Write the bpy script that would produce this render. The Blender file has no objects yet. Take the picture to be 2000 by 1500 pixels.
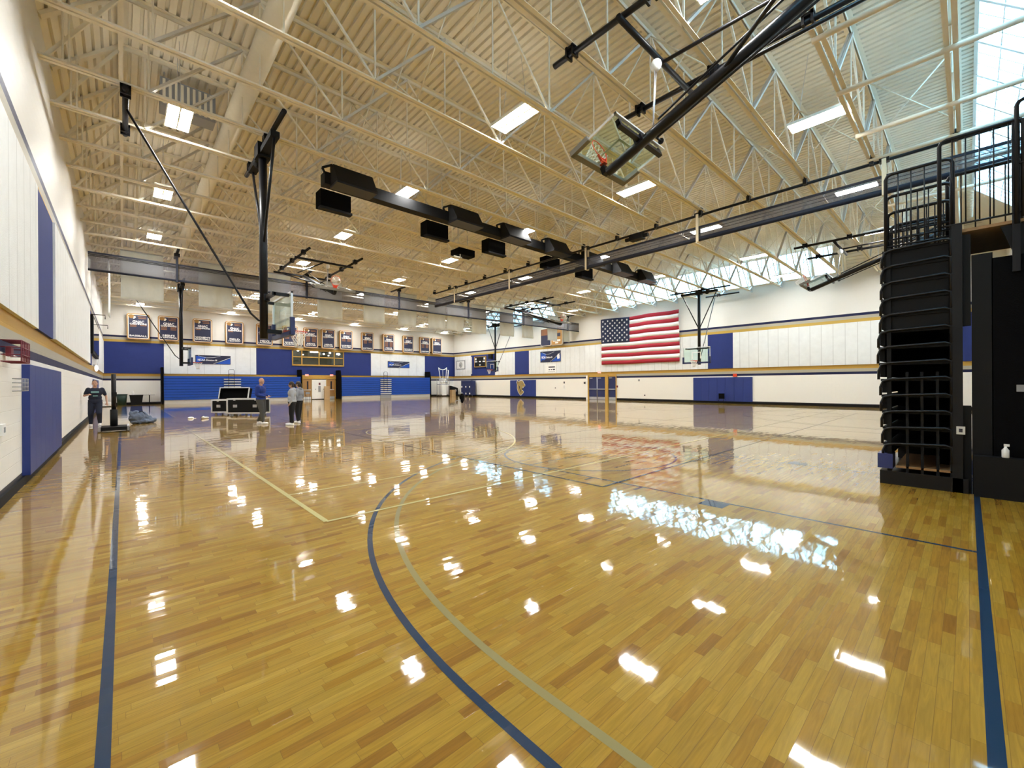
import bpy, bmesh, math, random
from mathutils import Vector, Matrix
random.seed(7)
PI = math.pi
sc = bpy.context.scene
C = sc.collection

# ------------------------------------------------------------------ camera
cam_d = bpy.data.cameras.new('camera'); cam = bpy.data.objects.new('camera', cam_d); C.objects.link(cam)
sc.camera = cam
cam_d.sensor_width = 36.0; cam_d.lens = 822.7 / 2000 * 36.0; cam_d.clip_end = 300; cam_d.clip_start = 0.05
YAW, PITCH, ROLL, EYE = 0.7456, -0.0006, -0.0060, 1.563
fw = Vector((math.sin(YAW) * math.cos(PITCH), math.cos(YAW) * math.cos(PITCH), math.sin(PITCH)))
rt = Vector((math.cos(YAW), -math.sin(YAW), 0)); up = rt.cross(fw)
r2 = rt * math.cos(ROLL) + up * math.sin(ROLL); u2 = up * math.cos(ROLL) - rt * math.sin(ROLL)
M = Matrix((r2, u2, -fw)).transposed().to_4x4(); M.translation = Vector((0, 0, EYE)); cam.matrix_world = M

# ------------------------------------------------------------------ world, exposure
w = bpy.data.worlds.new('sky'); sc.world = w; w.use_nodes = True
bg = w.node_tree.nodes['Background']
bg.inputs[0].default_value = (0.38, 0.72, 1.0, 1); bg.inputs[1].default_value = 6.2
sc.view_settings.view_transform = 'Standard'; sc.view_settings.look = 'None'
sc.view_settings.exposure = 0.84; sc.view_settings.gamma = 1.0
LAMP = 62.0
try:
    sc.cycles.max_bounces = 10; sc.cycles.diffuse_bounces = 5; sc.cycles.transparent_max_bounces = 24
    sc.cycles.sample_clamp_indirect = 120.0; sc.cycles.caustics_reflective = False
except Exception: pass

# ------------------------------------------------------------------ room size
XL, XR, YN, YB = -1.19, 33.12, -1.35, 47.63
CH = 8.03            # underside of trusses
DK = 9.98            # deck
# ------------------------------------------------------------------ helpers
class MB:
    def __init__(s): s.v = []; s.f = []; s.m = []; s.sm = []; s.mi = 0
    def add(s, vs, fs, smooth=False):
        o = len(s.v); s.v += [tuple(x) for x in vs]
        for f in fs: s.f.append(tuple(i + o for i in f)); s.m.append(s.mi); s.sm.append(smooth)
        return s
    def box(s, x0, y0, z0, x1, y1, z1, R=None):
        x0, x1 = min(x0, x1), max(x0, x1); y0, y1 = min(y0, y1), max(y0, y1); z0, z1 = min(z0, z1), max(z0, z1)
        vs = [Vector(p) for p in ((x0,y0,z0),(x1,y0,z0),(x1,y1,z0),(x0,y1,z0),(x0,y0,z1),(x1,y0,z1),(x1,y1,z1),(x0,y1,z1))]
        if R: vs = [R @ p for p in vs]
        return s.add(vs, [(0,3,2,1),(4,5,6,7),(0,1,5,4),(1,2,6,5),(2,3,7,6),(3,0,4,7)])
    def bar(s, a, b, wd, hg, upv=(0,0,1)):
        a, b = Vector(a), Vector(b); d = (b - a).normalized(); u = Vector(upv)
        if abs(d.dot(u)) > .98: u = Vector((0,1,0))
        sd = d.cross(u).normalized(); u = sd.cross(d)
        vs = [p + sd*i*wd/2 + u*j*hg/2 for p in (a, b) for (i, j) in ((-1,-1),(1,-1),(1,1),(-1,1))]
        return s.add(vs, [(0,3,2,1),(4,5,6,7),(0,1,5,4),(1,2,6,5),(2,3,7,6),(3,0,4,7)])
    def cyl(s, a, b, r, r2=None, n=10, caps=True):
        a, b = Vector(a), Vector(b); r2 = r if r2 is None else r2
        d = (b - a).normalized(); u = Vector((0,0,1))
        if abs(d.dot(u)) > .95: u = Vector((1,0,0))
        e1 = d.cross(u).normalized(); e2 = d.cross(e1)
        vs = [a + (e1*math.cos(t) + e2*math.sin(t))*r for t in [2*PI*i/n for i in range(n)]]
        vs += [b + (e1*math.cos(t) + e2*math.sin(t))*r2 for t in [2*PI*i/n for i in range(n)]]
        s.add(vs, [(i, (i+1)%n, n+(i+1)%n, n+i) for i in range(n)], True)
        if caps:
            o = len(s.v) - 2*n
            s.f.append(tuple(o+i for i in range(n))[::-1]); s.m.append(s.mi); s.sm.append(False)
            s.f.append(tuple(o+n+i for i in range(n))); s.m.append(s.mi); s.sm.append(False)
        return s
    def tube(s, pts, r, n=8, closed=False):
        pts = [Vector(p) for p in pts]; m = len(pts); rings = []; prev = None
        for i, p in enumerate(pts):
            if closed: d = pts[(i+1) % m] - pts[i-1]
            else: d = pts[min(i+1, m-1)] - pts[max(i-1, 0)]
            d.normalize()
            if prev is None:
                u = Vector((0,0,1)) if abs(d.z) < .9 else Vector((1,0,0)); e1 = d.cross(u).normalized()
            else: e1 = (prev - d*prev.dot(d)).normalized()
            prev = e1; e2 = d.cross(e1)
            rings.append([p + (e1*math.cos(2*PI*k/n) + e2*math.sin(2*PI*k/n))*r for k in range(n)])
        vs = [q for rg in rings for q in rg]; fs = []
        for i in range(m if closed else m-1):
            j = (i+1) % m
            for k in range(n): fs.append((i*n+k, i*n+(k+1)%n, j*n+(k+1)%n, j*n+k))
        if not closed: fs += [tuple(range(n))[::-1], tuple((m-1)*n+k for k in range(n))]
        return s.add(vs, fs, True)
    def lathe(s, prof, c=(0,0,0), n=16):
        vs = [(c[0]+r*math.cos(2*PI*k/n), c[1]+r*math.sin(2*PI*k/n), c[2]+z) for r, z in prof for k in range(n)]
        fs = [(i*n+k, i*n+(k+1)%n, (i+1)*n+(k+1)%n, (i+1)*n+k) for i in range(len(prof)-1) for k in range(n)]
        fs += [tuple(range(n))[::-1], tuple((len(prof)-1)*n+k for k in range(n))]
        return s.add(vs, fs, True)
    def ell(s, c, rx, ry, rz, n=14, m=9, R=None):
        vs = []; 
        for j in range(m+1):
            t = PI*j/m
            for k in range(n):
                p = Vector((rx*math.sin(t)*math.cos(2*PI*k/n), ry*math.sin(t)*math.sin(2*PI*k/n), rz*math.cos(t)))
                if R: p = R @ p
                vs.append(p + Vector(c))
        return s.add(vs, [(j*n+k, (j+1)*n+k, (j+1)*n+(k+1)%n, j*n+(k+1)%n) for j in range(m) for k in range(n)], True)
    def prism(s, pts, a0, a1, axis):
        """extrude a 2-D outline between a0 and a1 along axis (0 x, 1 y, 2 z)"""
        def P(p, a): q = [p[0], p[1]]; q.insert(axis, a); return q
        n = len(pts)
        return s.add([P(p, a0) for p in pts] + [P(p, a1) for p in pts],
                     [tuple(range(n))[::-1], tuple(range(n, 2*n))] + [(i, (i+1)%n, n+(i+1)%n, n+i) for i in range(n)])
    def xf(s, Mx): s.v = [tuple(Mx @ Vector(p)) for p in s.v]; return s
    def mesh(s, name, mats):
        me = bpy.data.meshes.new(name); me.from_pydata(s.v, [], s.f)
        if not isinstance(mats, (list, tuple)): mats = [mats]
        for m_ in mats: me.materials.append(m_)
        for p, i, q in zip(me.polygons, s.m, s.sm): p.material_index = i; p.use_smooth = q
        b = bmesh.new(); b.from_mesh(me); bmesh.ops.remove_doubles(b, verts=b.verts, dist=1e-6); bmesh.ops.recalc_face_normals(b, faces=b.faces); b.to_mesh(me); b.free()
        return me
    def build(s, name, mats, parent=None):
        o = bpy.data.objects.new(name, s.mesh(name, mats)); C.objects.link(o)
        if parent: o.parent = parent
        return o
def thing(name, label, cat, loc=(0,0,0), rz=0, group=None):
    o = bpy.data.objects.new(name, None); C.objects.link(o); o.location = loc; o.rotation_euler = (0,0,rz)
    o.empty_display_size = .1
    o['label'] = label; o['category'] = cat
    if group: o['group'] = group
    return o
def tag(o, label, cat, group=None):
    o['label'] = label; o['category'] = cat
    if group: o['group'] = group
    return o
def struct(o): o['kind'] = 'structure'; return o
def dup(root, loc, rz=None, label=None, group=None):
    def cp(o, par):
        c = o.copy(); C.objects.link(c); c.parent = par
        for ch in o.children: cp(ch, c)
        return c
    r = cp(root, None); r.location = loc
    if rz is not None: r.rotation_euler = (0,0,rz)
    if label: r['label'] = label
    if group: r['group'] = group
    return r
def shared(name, me, parent=None, loc=(0,0,0)):
    o = bpy.data.objects.new(name, me); C.objects.link(o); o.parent = parent; o.location = loc; return o
ORD = ['first','second','third','fourth','fifth','sixth','seventh','eighth','ninth','tenth','eleventh','twelfth','thirteenth','fourteenth',
       'fifteenth','sixteenth','seventeenth','eighteenth','nineteenth','twentieth','twenty-first','twenty-second','twenty-third','twenty-fourth','twenty-fifth','twenty-sixth']

# ------------------------------------------------------------------ materials
def N(nt, t, **kw):
    n = nt.nodes.new(t)
    for k, v in kw.items(): setattr(n, k, v)
    return n
def base(name):
    m = bpy.data.materials.new(name); m.use_nodes = True; nt = m.node_tree
    return m, nt, nt.nodes['Principled BSDF']
def mat(name, col, rough=.5, metal=0, var=.06, scale=6, coat=0, bump=0, bscale=60, spec=.5):
    m, nt, b = base(name)
    tc = N(nt, 'ShaderNodeTexCoord'); nz = N(nt, 'ShaderNodeTexNoise'); nz.inputs['Scale'].default_value = scale; nz.inputs['Detail'].default_value = 4
    nt.links.new(tc.outputs['Object'], nz.inputs['Vector'])
    mx = N(nt, 'ShaderNodeMix', data_type='RGBA'); nt.links.new(nz.outputs['Fac'], mx.inputs['Factor'])
    mx.inputs['A'].default_value = tuple(c*(1-var) for c in col) + (1,); mx.inputs['B'].default_value = tuple(min(1, c*(1+var)) for c in col) + (1,)
    nt.links.new(mx.outputs['Result'], b.inputs['Base Color'])
    b.inputs['Roughness'].default_value = rough; b.inputs['Metallic'].default_value = metal
    b.inputs['Coat Weight'].default_value = coat; b.inputs['Specular IOR Level'].default_value = spec
    if bump:
        n2 = N(nt, 'ShaderNodeTexNoise'); n2.inputs['Scale'].default_value = bscale; nt.links.new(tc.outputs['Object'], n2.inputs['Vector'])
        bp = N(nt, 'ShaderNodeBump'); bp.inputs['Strength'].default_value = bump; bp.inputs['Distance'].default_value = .01
        nt.links.new(n2.outputs['Fac'], bp.inputs['Height']); nt.links.new(bp.outputs['Normal'], b.inputs['Normal'])
    return m
def emis(name, col, st):
    m, nt, b = base(name); b.inputs['Base Color'].default_value = col + (1,)
    b.inputs['Emission Color'].default_value = col + (1,); b.inputs['Emission Strength'].default_value = st; return m
def math_(nt, op, a, b_=None, c=None):
    n = N(nt, 'ShaderNodeMath', operation=op)
    for i, x in enumerate((a, b_, c)):
        if x is None: continue
        if isinstance(x, (int, float)): n.inputs[i].default_value = x
        else: nt.links.new(x, n.inputs[i])
    return n.outputs[0]

# colours
NAVY = (0.013, 0.023, 0.10); ROYAL = (0.006, 0.075, 0.46); GOLD = (0.50, 0.30, 0.055); OFFW = (0.85, 0.84, 0.80)
PANELW = (0.76, 0.79, 0.80)
M_ = {}
M_['frame'] = mat('cream_steel_paint', (0.80, 0.75, 0.63), .75, spec=.2)
M_['deck'] = mat('cream_deck_paint', (0.79, 0.75, 0.65), .9, spec=.1, var=.05, scale=3)
M_['black'] = mat('gloss_black_paint', (0.006, 0.006, 0.008), .36, spec=.3)
M_['flat'] = mat('flat_black', (0.0045, 0.0045, 0.005), .7, spec=.25)
M_['blackfab'] = mat('black_fabric', (0.003, 0.003, 0.0035), .95, spec=.1, bump=.4)
M_['steel'] = mat('galvanised_steel', (0.55, 0.57, 0.60), .35, .8)
M_['alu'] = mat('aluminium', (0.75, 0.78, 0.80), .3, .6)
M_['white'] = mat('white_plastic', (0.85, 0.86, 0.85), .4)
M_['navy'] = mat('navy_pad_vinyl', NAVY, .45, bump=.15, bscale=25)
M_['royal'] = mat('royal_blue_plastic', ROYAL, .4)
M_['gold'] = mat('gold_paint', GOLD, .5)
M_['wood'] = mat('oak_veneer', (0.42, 0.23, 0.08), .4, var=.18, scale=14)
M_['carton'] = mat('cardboard', (0.50, 0.34, 0.18), .8)
M_['orange'] = mat('rim_orange', (0.70, 0.06, 0.02), .4)
M_['net'] = mat('white_net_cord', (0.85, 0.84, 0.80), .8)
M_['duct'] = mat('cream_duct', (0.80, 0.75, 0.63), .95, spec=.05, bump=.2, bscale=8)
M_['dkblue'] = mat('dark_blue_vinyl', (0.013, 0.015, 0.026), .6, spec=.3)
M_['strap'] = mat('cream_webbing', (0.72, 0.62, 0.42), .7)
M_['green'] = mat('dark_green_bin', (0.012, 0.04, 0.03), .5)
M_['grey'] = mat('grey_metal', (0.30, 0.31, 0.33), .5, .3)
M_['maroon'] = mat('maroon_wire', (0.16, 0.015, 0.03), .5)
M_['ply'] = mat('plywood', (0.30, 0.17, 0.07), .6, var=.2, scale=10)
M_['cloth'] = mat('white_banner_cloth', (0.74, 0.77, 0.72), .85, bump=.3, bscale=4)
M_['lamp'] = emis('lamp_diffuser', (1.0, 0.995, 0.97), LAMP)
M_['ceiling_fill'] = emis('ceiling_fill_glow', (1.0, 0.985, 0.93), LAMP*.05)  # weak upward glow, added to brighten the roof deck
M_['egold'] = mat('emblem_ochre', (0.30,0.15,0.03), .7)
M_['brace'] = mat('grey_brace_paint', (0.60, 0.56, 0.50), .6)
M_['pad'] = mat('grey_pad_vinyl', (0.17,0.16,0.13), .6)
M_['exit'] = emis('exit_sign_light', (1.0, 0.22, 0.16), 1.1)

def glass(name, tint=(1,1,1), gl=.08, alpha=0):
    m = bpy.data.materials.new(name); m.use_nodes = True; nt = m.node_tree; nt.nodes.clear()
    o = N(nt, 'ShaderNodeOutputMaterial'); t = N(nt, 'ShaderNodeBsdfTransparent'); t.inputs[0].default_value = tint + (1,)
    g = N(nt, 'ShaderNodeBsdfGlossy'); g.inputs['Roughness'].default_value = .03
    fr = N(nt, 'ShaderNodeLayerWeight'); fr.inputs[0].default_value = .5
    s = math_(nt, 'ADD', math_(nt, 'MULTIPLY', math_(nt, 'POWER', fr.outputs['Facing'], 4.0), .8), gl)
    mx = N(nt, 'ShaderNodeMixShader'); nt.links.new(s, mx.inputs[0]); nt.links.new(t.outputs[0], mx.inputs[1]); nt.links.new(g.outputs[0], mx.inputs[2])
    nt.links.new(mx.outputs[0], o.inputs[0]); return m
M_['glass'] = glass('clear_glass', (0.86, 0.95, 0.92), .03)
M_['sky_glass'] = glass('skylight_glass', (0.90, 0.98, 1.0), 0.0)
def netting(name, col, a):
    m = bpy.data.materials.new(name); m.use_nodes = True; nt = m.node_tree; nt.nodes.clear()
    o = N(nt, 'ShaderNodeOutputMaterial'); t = N(nt, 'ShaderNodeBsdfTransparent'); d = N(nt, 'ShaderNodeBsdfDiffuse'); d.inputs[0].default_value = col + (1,)
    mx = N(nt, 'ShaderNodeMixShader'); mx.inputs[0].default_value = a
    nt.links.new(t.outputs[0], mx.inputs[1]); nt.links.new(d.outputs[0], mx.inputs[2]); nt.links.new(mx.outputs[0], o.inputs[0]); return m
M_['mesh'] = netting('curtain_mesh', (0.13, 0.13, 0.15), .5)

# walls: painted block below, painted stripes at fixed heights
def wall_mat(axis):
    m, nt, b = base('painted_block_' + 'xy'[axis]); g = N(nt, 'ShaderNodeNewGeometry'); sp = N(nt, 'ShaderNodeSeparateXYZ'); nt.links.new(g.outputs['Position'], sp.inputs[0])
    z = sp.outputs[2]; u = sp.outputs[axis]
    cr = N(nt, 'ShaderNodeValToRGB'); cr.color_ramp.interpolation = 'CONSTANT'
    nt.links.new(math_(nt, 'DIVIDE', z, 10.0), cr.inputs[0])
    GREY = (0.40, 0.38, 0.31)
    stops = [(0, (0.03,0.03,0.04)), (.16, OFFW), (2.03, (0.005,0.009,0.055)), (2.17, GREY), (2.37, GOLD), (2.62, OFFW), (5.23, (0.50,0.33,0.07)), (5.42, GREY), (5.61, (0.005,0.009,0.055)), (5.77, (0.73,0.72,0.68))]
    el = cr.color_ramp.elements
    el[0].position = 0; el[0].color = stops[0][1] + (1,); el[1].position = stops[1][0]/10; el[1].color = stops[1][1] + (1,)
    for h, c in stops[2:]: e = el.new(h/10); e.color = c + (1,)
    nt.links.new(cr.outputs[0], b.inputs['Base Color']); b.inputs['Roughness'].default_value = .5; b.inputs['Specular IOR Level'].default_value = .3
    cb = N(nt, 'ShaderNodeCombineXYZ'); nt.links.new(u, cb.inputs[0]); nt.links.new(z, cb.inputs[1])
    br = N(nt, 'ShaderNodeTexBrick'); br.inputs['Scale'].default_value = 1; br.inputs['Brick Width'].default_value = .4064; br.inputs['Row Height'].default_value = .2032
    br.inputs['Mortar Size'].default_value = .006; br.inputs['Mortar Smooth'].default_value = .5
    br.inputs['Color1'].default_value = (1,1,1,1); br.inputs['Color2'].default_value = (1,1,1,1); br.inputs['Mortar'].default_value = (0,0,0,1)
    nt.links.new(cb.outputs[0], br.inputs['Vector'])
    bp = N(nt, 'ShaderNodeBump'); bp.inputs['Strength'].default_value = .5; bp.inputs['Distance'].default_value = .006
    nt.links.new(br.outputs['Color'], bp.inputs['Height']); nt.links.new(bp.outputs['Normal'], b.inputs['Normal'])
    return m
WX, WY = wall_mat(0), wall_mat(1)
# tectum wall panels with grooves between boards
def panel_mat(name, col, axis, pitch):
    m, nt, b = base(name); g = N(nt, 'ShaderNodeNewGeometry'); sp = N(nt, 'ShaderNodeSeparateXYZ'); nt.links.new(g.outputs['Position'], sp.inputs[0])
    fr = math_(nt, 'FRACT', math_(nt, 'DIVIDE', sp.outputs[axis], pitch))
    gr = math_(nt, 'LESS_THAN', math_(nt, 'ABSOLUTE', math_(nt, 'SUBTRACT', fr, .5)), .018 / pitch)
    nz = N(nt, 'ShaderNodeTexNoise'); nz.inputs['Scale'].default_value = 3.5; nz.inputs['Detail'].default_value = 6; nt.links.new(g.outputs['Position'], nz.inputs['Vector'])
    m1 = N(nt, 'ShaderNodeMix', data_type='RGBA'); nt.links.new(nz.outputs['Fac'], m1.inputs['Factor'])
    m1.inputs['A'].default_value = tuple(c*.9 for c in col) + (1,); m1.inputs['B'].default_value = tuple(c*1.06 for c in col) + (1,)
    m2 = N(nt, 'ShaderNodeMix', data_type='RGBA'); nt.links.new(gr, m2.inputs['Factor']); nt.links.new(m1.outputs['Result'], m2.inputs['A'])
    m2.inputs['B'].default_value = tuple(c*.76 for c in col) + (1,)
    nt.links.new(m2.outputs['Result'], b.inputs['Base Color']); b.inputs['Roughness'].default_value = .75
    n3 = N(nt, 'ShaderNodeTexNoise'); n3.inputs['Scale'].default_value = 45; nt.links.new(g.outputs['Position'], n3.inputs['Vector'])
    bp = N(nt, 'ShaderNodeBump'); bp.inputs['Strength'].default_value = .5; bp.inputs['Distance'].default_value = .01
    nt.links.new(math_(nt, 'SUBTRACT', n3.outputs['Fac'], gr), bp.inputs['Height']); nt.links.new(bp.outputs['Normal'], b.inputs['Normal']); return m
PWX, PWY = panel_mat('white_panel_x', PANELW, 0, 1.22), panel_mat('white_panel_y', PANELW, 1, .61)
PBX, PBY = panel_mat('blue_panel_x', (0.010, 0.026, 0.165), 0, 9.), panel_mat('blue_panel_y', (0.010, 0.026, 0.165), 1, 9.)

# maple floor: strips along X, staggered boards, gloss finish
def floor_mat(name, tintcol=None):
    m, nt, b = base(name); g = N(nt, 'ShaderNodeNewGeometry'); sp = N(nt, 'ShaderNodeSeparateXYZ'); nt.links.new(g.outputs['Position'], sp.inputs[0])
    x, y = sp.outputs[0], sp.outputs[1]
    W = .0572
    row = math_(nt, 'FLOOR', math_(nt, 'DIVIDE', y, W))
    w1 = N(nt, 'ShaderNodeTexWhiteNoise', noise_dimensions='1D'); nt.links.new(row, w1.inputs['W'])
    ln = math_(nt, 'ADD', math_(nt, 'MULTIPLY', w1.outputs['Value'], .28), .26)
    xo = math_(nt, 'ADD', math_(nt, 'DIVIDE', x, ln), math_(nt, 'MULTIPLY', w1.outputs['Value'], 37.3))
    idx = math_(nt, 'FLOOR', xo)
    cb = N(nt, 'ShaderNodeCombineXYZ'); nt.links.new(idx, cb.inputs[0]); nt.links.new(row, cb.inputs[1])
    w2 = N(nt, 'ShaderNodeTexWhiteNoise', noise_dimensions='2D'); nt.links.new(cb.outputs[0], w2.inputs['Vector'])
    cr = N(nt, 'ShaderNodeValToRGB'); el = cr.color_ramp.elements
    pal = [(0, (0.235,0.108,0.009)), (.06, (0.285,0.144,0.013)), (.25, (0.320,0.174,0.016)), (.5, (0.322,0.190,0.019)), (.75, (0.35,0.204,0.022)), (.9, (0.348,0.214,0.026)), (1, (0.40,0.250,0.038))]
    el[0].color = pal[0][1] + (1,); el[1].color = pal[-1][1] + (1,)
    for p, c in pal[1:-1]: e = el.new(p); e.color = c + (1,)
    nt.links.new(w2.outputs['Value'], cr.inputs[0])
    # grain, drawn out along the boards
    mp = N(nt, 'ShaderNodeCombineXYZ'); nt.links.new(math_(nt, 'MULTIPLY', x, 2.2), mp.inputs[0]); nt.links.new(math_(nt, 'MULTIPLY', y, 30), mp.inputs[1])
    nt.links.new(math_(nt, 'MULTIPLY', w2.outputs['Value'], 20), mp.inputs[2])
    gn = N(nt, 'ShaderNodeTexNoise'); gn.inputs['Scale'].default_value = 1.6; gn.inputs['Detail'].default_value = 6; gn.inputs['Distortion'].default_value = 1.2; nt.links.new(mp.outputs[0], gn.inputs['Vector'])
    mr = N(nt, 'ShaderNodeMapRange'); mr.inputs['From Min'].default_value = .3; mr.inputs['From Max'].default_value = .7; mr.inputs['To Min'].default_value = .80; mr.inputs['To Max'].default_value = 1.12
    nt.links.new(gn.outputs['Fac'], mr.inputs['Value'])
    mul = N(nt, 'ShaderNodeMix', data_type='RGBA', blend_type='MULTIPLY'); mul.inputs['Factor'].default_value = 1
    nt.links.new(cr.outputs[0], mul.inputs['A']); nt.links.new(mr.outputs[0], mul.inputs['B'])
    fy = math_(nt, 'FRACT', math_(nt, 'DIVIDE', y, W)); fx = math_(nt, 'FRACT', xo)
    ey = math_(nt, 'LESS_THAN', math_(nt, 'MINIMUM', fy, math_(nt, 'SUBTRACT', 1, fy)), .018)
    ex = math_(nt, 'LESS_THAN', math_(nt, 'MINIMUM', fx, math_(nt, 'SUBTRACT', 1, fx)), .0022)
    gap = math_(nt, 'MULTIPLY', math_(nt, 'MAXIMUM', ey, ex), .55)
    mg = N(nt, 'ShaderNodeMix', data_type='RGBA'); nt.links.new(gap, mg.inputs['Factor']); nt.links.new(mul.outputs['Result'], mg.inputs['A']); mg.inputs['B'].default_value = (0.10,0.045,0.015,1)
    colo = mg.outputs['Result']
    if tintcol is not None:
        mt = N(nt, 'ShaderNodeMix', data_type='RGBA'); mt.inputs['Factor'].default_value = .985; nt.links.new(colo, mt.inputs['A']); mt.inputs['B'].default_value = tintcol + (1,); colo = mt.outputs['Result']
    nt.links.new(colo, b.inputs['Base Color'])
    b.inputs['Roughness'].default_value = .5; b.inputs['Specular IOR Level'].default_value = .08
    b.inputs['Coat Weight'].default_value = 1; b.inputs['Coat Roughness'].default_value = .035; b.inputs['Coat IOR'].default_value = 1.52
    # uneven boards: each cups a little, plus slow waves
    cup = math_(nt, 'MULTIPLY', math_(nt, 'POWER', math_(nt, 'ABSOLUTE', math_(nt, 'SUBTRACT', fy, .5)), 2.0), .00012)
    n5 = N(nt, 'ShaderNodeTexNoise'); n5.inputs['Scale'].default_value = 3.2; n5.inputs['Detail'].default_value = 2; nt.links.new(g.outputs['Position'], n5.inputs['Vector'])
    n6c = N(nt, 'ShaderNodeCombineXYZ'); nt.links.new(math_(nt, 'MULTIPLY', x, 3.0), n6c.inputs[0]); nt.links.new(math_(nt, 'MULTIPLY', y, 14.0), n6c.inputs[1])
    n6 = N(nt, 'ShaderNodeTexNoise'); n6.inputs['Scale'].default_value = 1.0; n6.inputs['Detail'].default_value = 1; nt.links.new(n6c.outputs[0], n6.inputs['Vector'])
    w3 = N(nt, 'ShaderNodeTexWhiteNoise', noise_dimensions='2D'); sc3 = N(nt, 'ShaderNodeVectorMath', operation='ADD'); sc3.inputs[1].default_value = (17.3, 5.1, 0); nt.links.new(cb.outputs[0], sc3.inputs[0]); nt.links.new(sc3.outputs[0], w3.inputs['Vector'])
    tilt = math_(nt, 'MULTIPLY', math_(nt, 'MULTIPLY', math_(nt, 'SUBTRACT', w3.outputs['Value'], .5), fy), .0008)
    cup = math_(nt, 'ADD', cup, tilt)
    hsum = math_(nt, 'ADD', math_(nt, 'ADD', cup, math_(nt, 'MULTIPLY', n5.outputs['Fac'], .00055)), math_(nt, 'MULTIPLY', n6.outputs['Fac'], .00019))
    bp = N(nt, 'ShaderNodeBump'); bp.inputs['Strength'].default_value = 1.0; bp.inputs['Distance'].default_value = 1.0
    nt.links.new(hsum, bp.inputs['Height']); nt.links.new(bp.outputs['Normal'], b.inputs['Coat Normal'])
    return m
FLOOR = floor_mat('maple_floor'); LNAVY = floor_mat('navy_court_paint', (0.002, 0.028, 0.075)); LTAN = floor_mat('tan_court_paint', (0.26, 0.22, 0.095)); LPALE = floor_mat('pale_gold_court_paint', (0.52, 0.46, 0.20))
LBLUE = floor_mat('blue_court_paint', (0.015, 0.06, 0.30))

# ------------------------------------------------------------------ shell
b = MB(); b.box(XL-.3, YN-.3, -.2, XR+.3, YB+.3, 0); floor = struct(b.build('floor', FLOOR))
WT = 8.85; WR = 8.45
b = MB(); b.box(XL-.3, YN, 0, XL, YB, WT); struct(b.build('wall_left', WY)); wall_left = bpy.data.objects['wall_left']
b = MB(); b.box(XR, YN, 0, XR+.3, YB, WR); wall_right = struct(b.build('wall_right', WY))
b = MB(); b.box(XL-.3, YB, 0, XR+.3, YB+.3, WT); wall_back = struct(b.build('wall_back', WX))
b = MB(); b.box(XL-.3, YN-.3, 0, XR+.3, YN, WT); wall_near = struct(b.build('wall_near', WX))
# corrugated roof deck, ribs along Y: real folded profile
def deck_profile(x0, x1, z0, z1, y0, y1, mb):
    L = math.hypot(x1-x0, z1-z0); n = max(1, int(round(L/.2))); p = L/n; dx, dz = (x1-x0)/L, (z1-z0)/L; nx, nz_ = -dz, dx
    pts = []
    for i in range(n):
        for s, h in ((0, 0), (.125, 0), (.14, .065), (.185, .065)): pts.append((i*p + s*p/.2, h))
    pts.append((L, 0))
    vs = []
    for (s, h) in pts:
        X = x0 + dx*s + nx*h; Z = z0 + dz*s + nz_*h
        vs += [(X, y0, Z), (X, y1, Z)]
    mb.add(vs, [(2*i, 2*i+1, 2*i+3, 2*i+2) for i in range(len(pts)-1)])
E0, E1 = 0.0, 32.0       # where the flat deck meets the sloping eaves
b = MB(); deck_profile(E0, E1, DK, DK, YN+1.15, YB-1.15, b)
deck_profile(XL, E0, WT, DK, YN+.0, YB, b)                                  # sloping eave, left
# sloping eave, right side, with two openings; and back / near eaves
def eave_right(y0, y1): deck_profile(E1, XR, DK, WR, y0, y1, b)
SK = [(5.6, 22.2), (28.8, 42.0)]
eave_right(YN, SK[0][0]); eave_right(SK[0][1], SK[1][0]); eave_right(SK[1][1], YB)
def slab(vs): b.add(vs, [(0,1,2,3)])
slab([(XL,YB,WT),(XR,YB,WT),(XR,YB-1.15,DK),(XL,YB-1.15,DK)])
slab([(XL,YN,WT),(2.0,YN,WT),(2.0,YN+1.15,DK),(XL,YN+1.15,DK)]); slab([(27.3,YN,WT),(XR,YN,WT),(XR,YN+1.15,DK),(27.3,YN+1.15,DK)])
ceiling = struct(b.build('ceiling', M_['deck']))
# skylight glazing
wn = 0
def skylight(name, a, c, e, f_, nu, nv, label=None):
    """quad a-c (low edge) to e-f (high edge): frame bars and panes"""
    fr = MB(); a, c, e, f_ = map(Vector, (a, c, e, f_)); nrm = (c-a).cross(e-a).normalized()
    for i in range(nu+1):
        t = i/nu; fr.bar(a.lerp(c, t), e.lerp(f_, t), .09 if i % 3 == 0 else .03, .12 if i % 3 == 0 else .05, nrm)
    for j in range(nv+1):
        t = j/nv; fr.bar(a.lerp(e, t), c.lerp(f_, t), .10 if j in (0, nv) else .025, .10 if j in (0, nv) else .05, nrm)
    o = struct(fr.build(name, M_['alu']))
    gl = MB(); gl.add([a+nrm*.03, c+nrm*.03, f_+nrm*.03, e+nrm*.03], [(0,1,2,3)]); gl.build('pane', M_['sky_glass'], o); return o
skylight('window_1', (XR,SK[0][0],WR), (XR,SK[0][1],WR), (E1,SK[0][0],DK), (E1,SK[0][1],DK), 27, 3)
skylight('window_2', (XR,SK[1][0],WR), (XR,SK[1][1],WR), (E1,SK[1][0],DK), (E1,SK[1][1],DK), 21, 3)
skylight('window_3', (2.0,YN,WT), (27.3,YN,WT), (2.0,YN+1.15,DK), (27.3,YN+1.15,DK), 45, 3)

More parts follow.
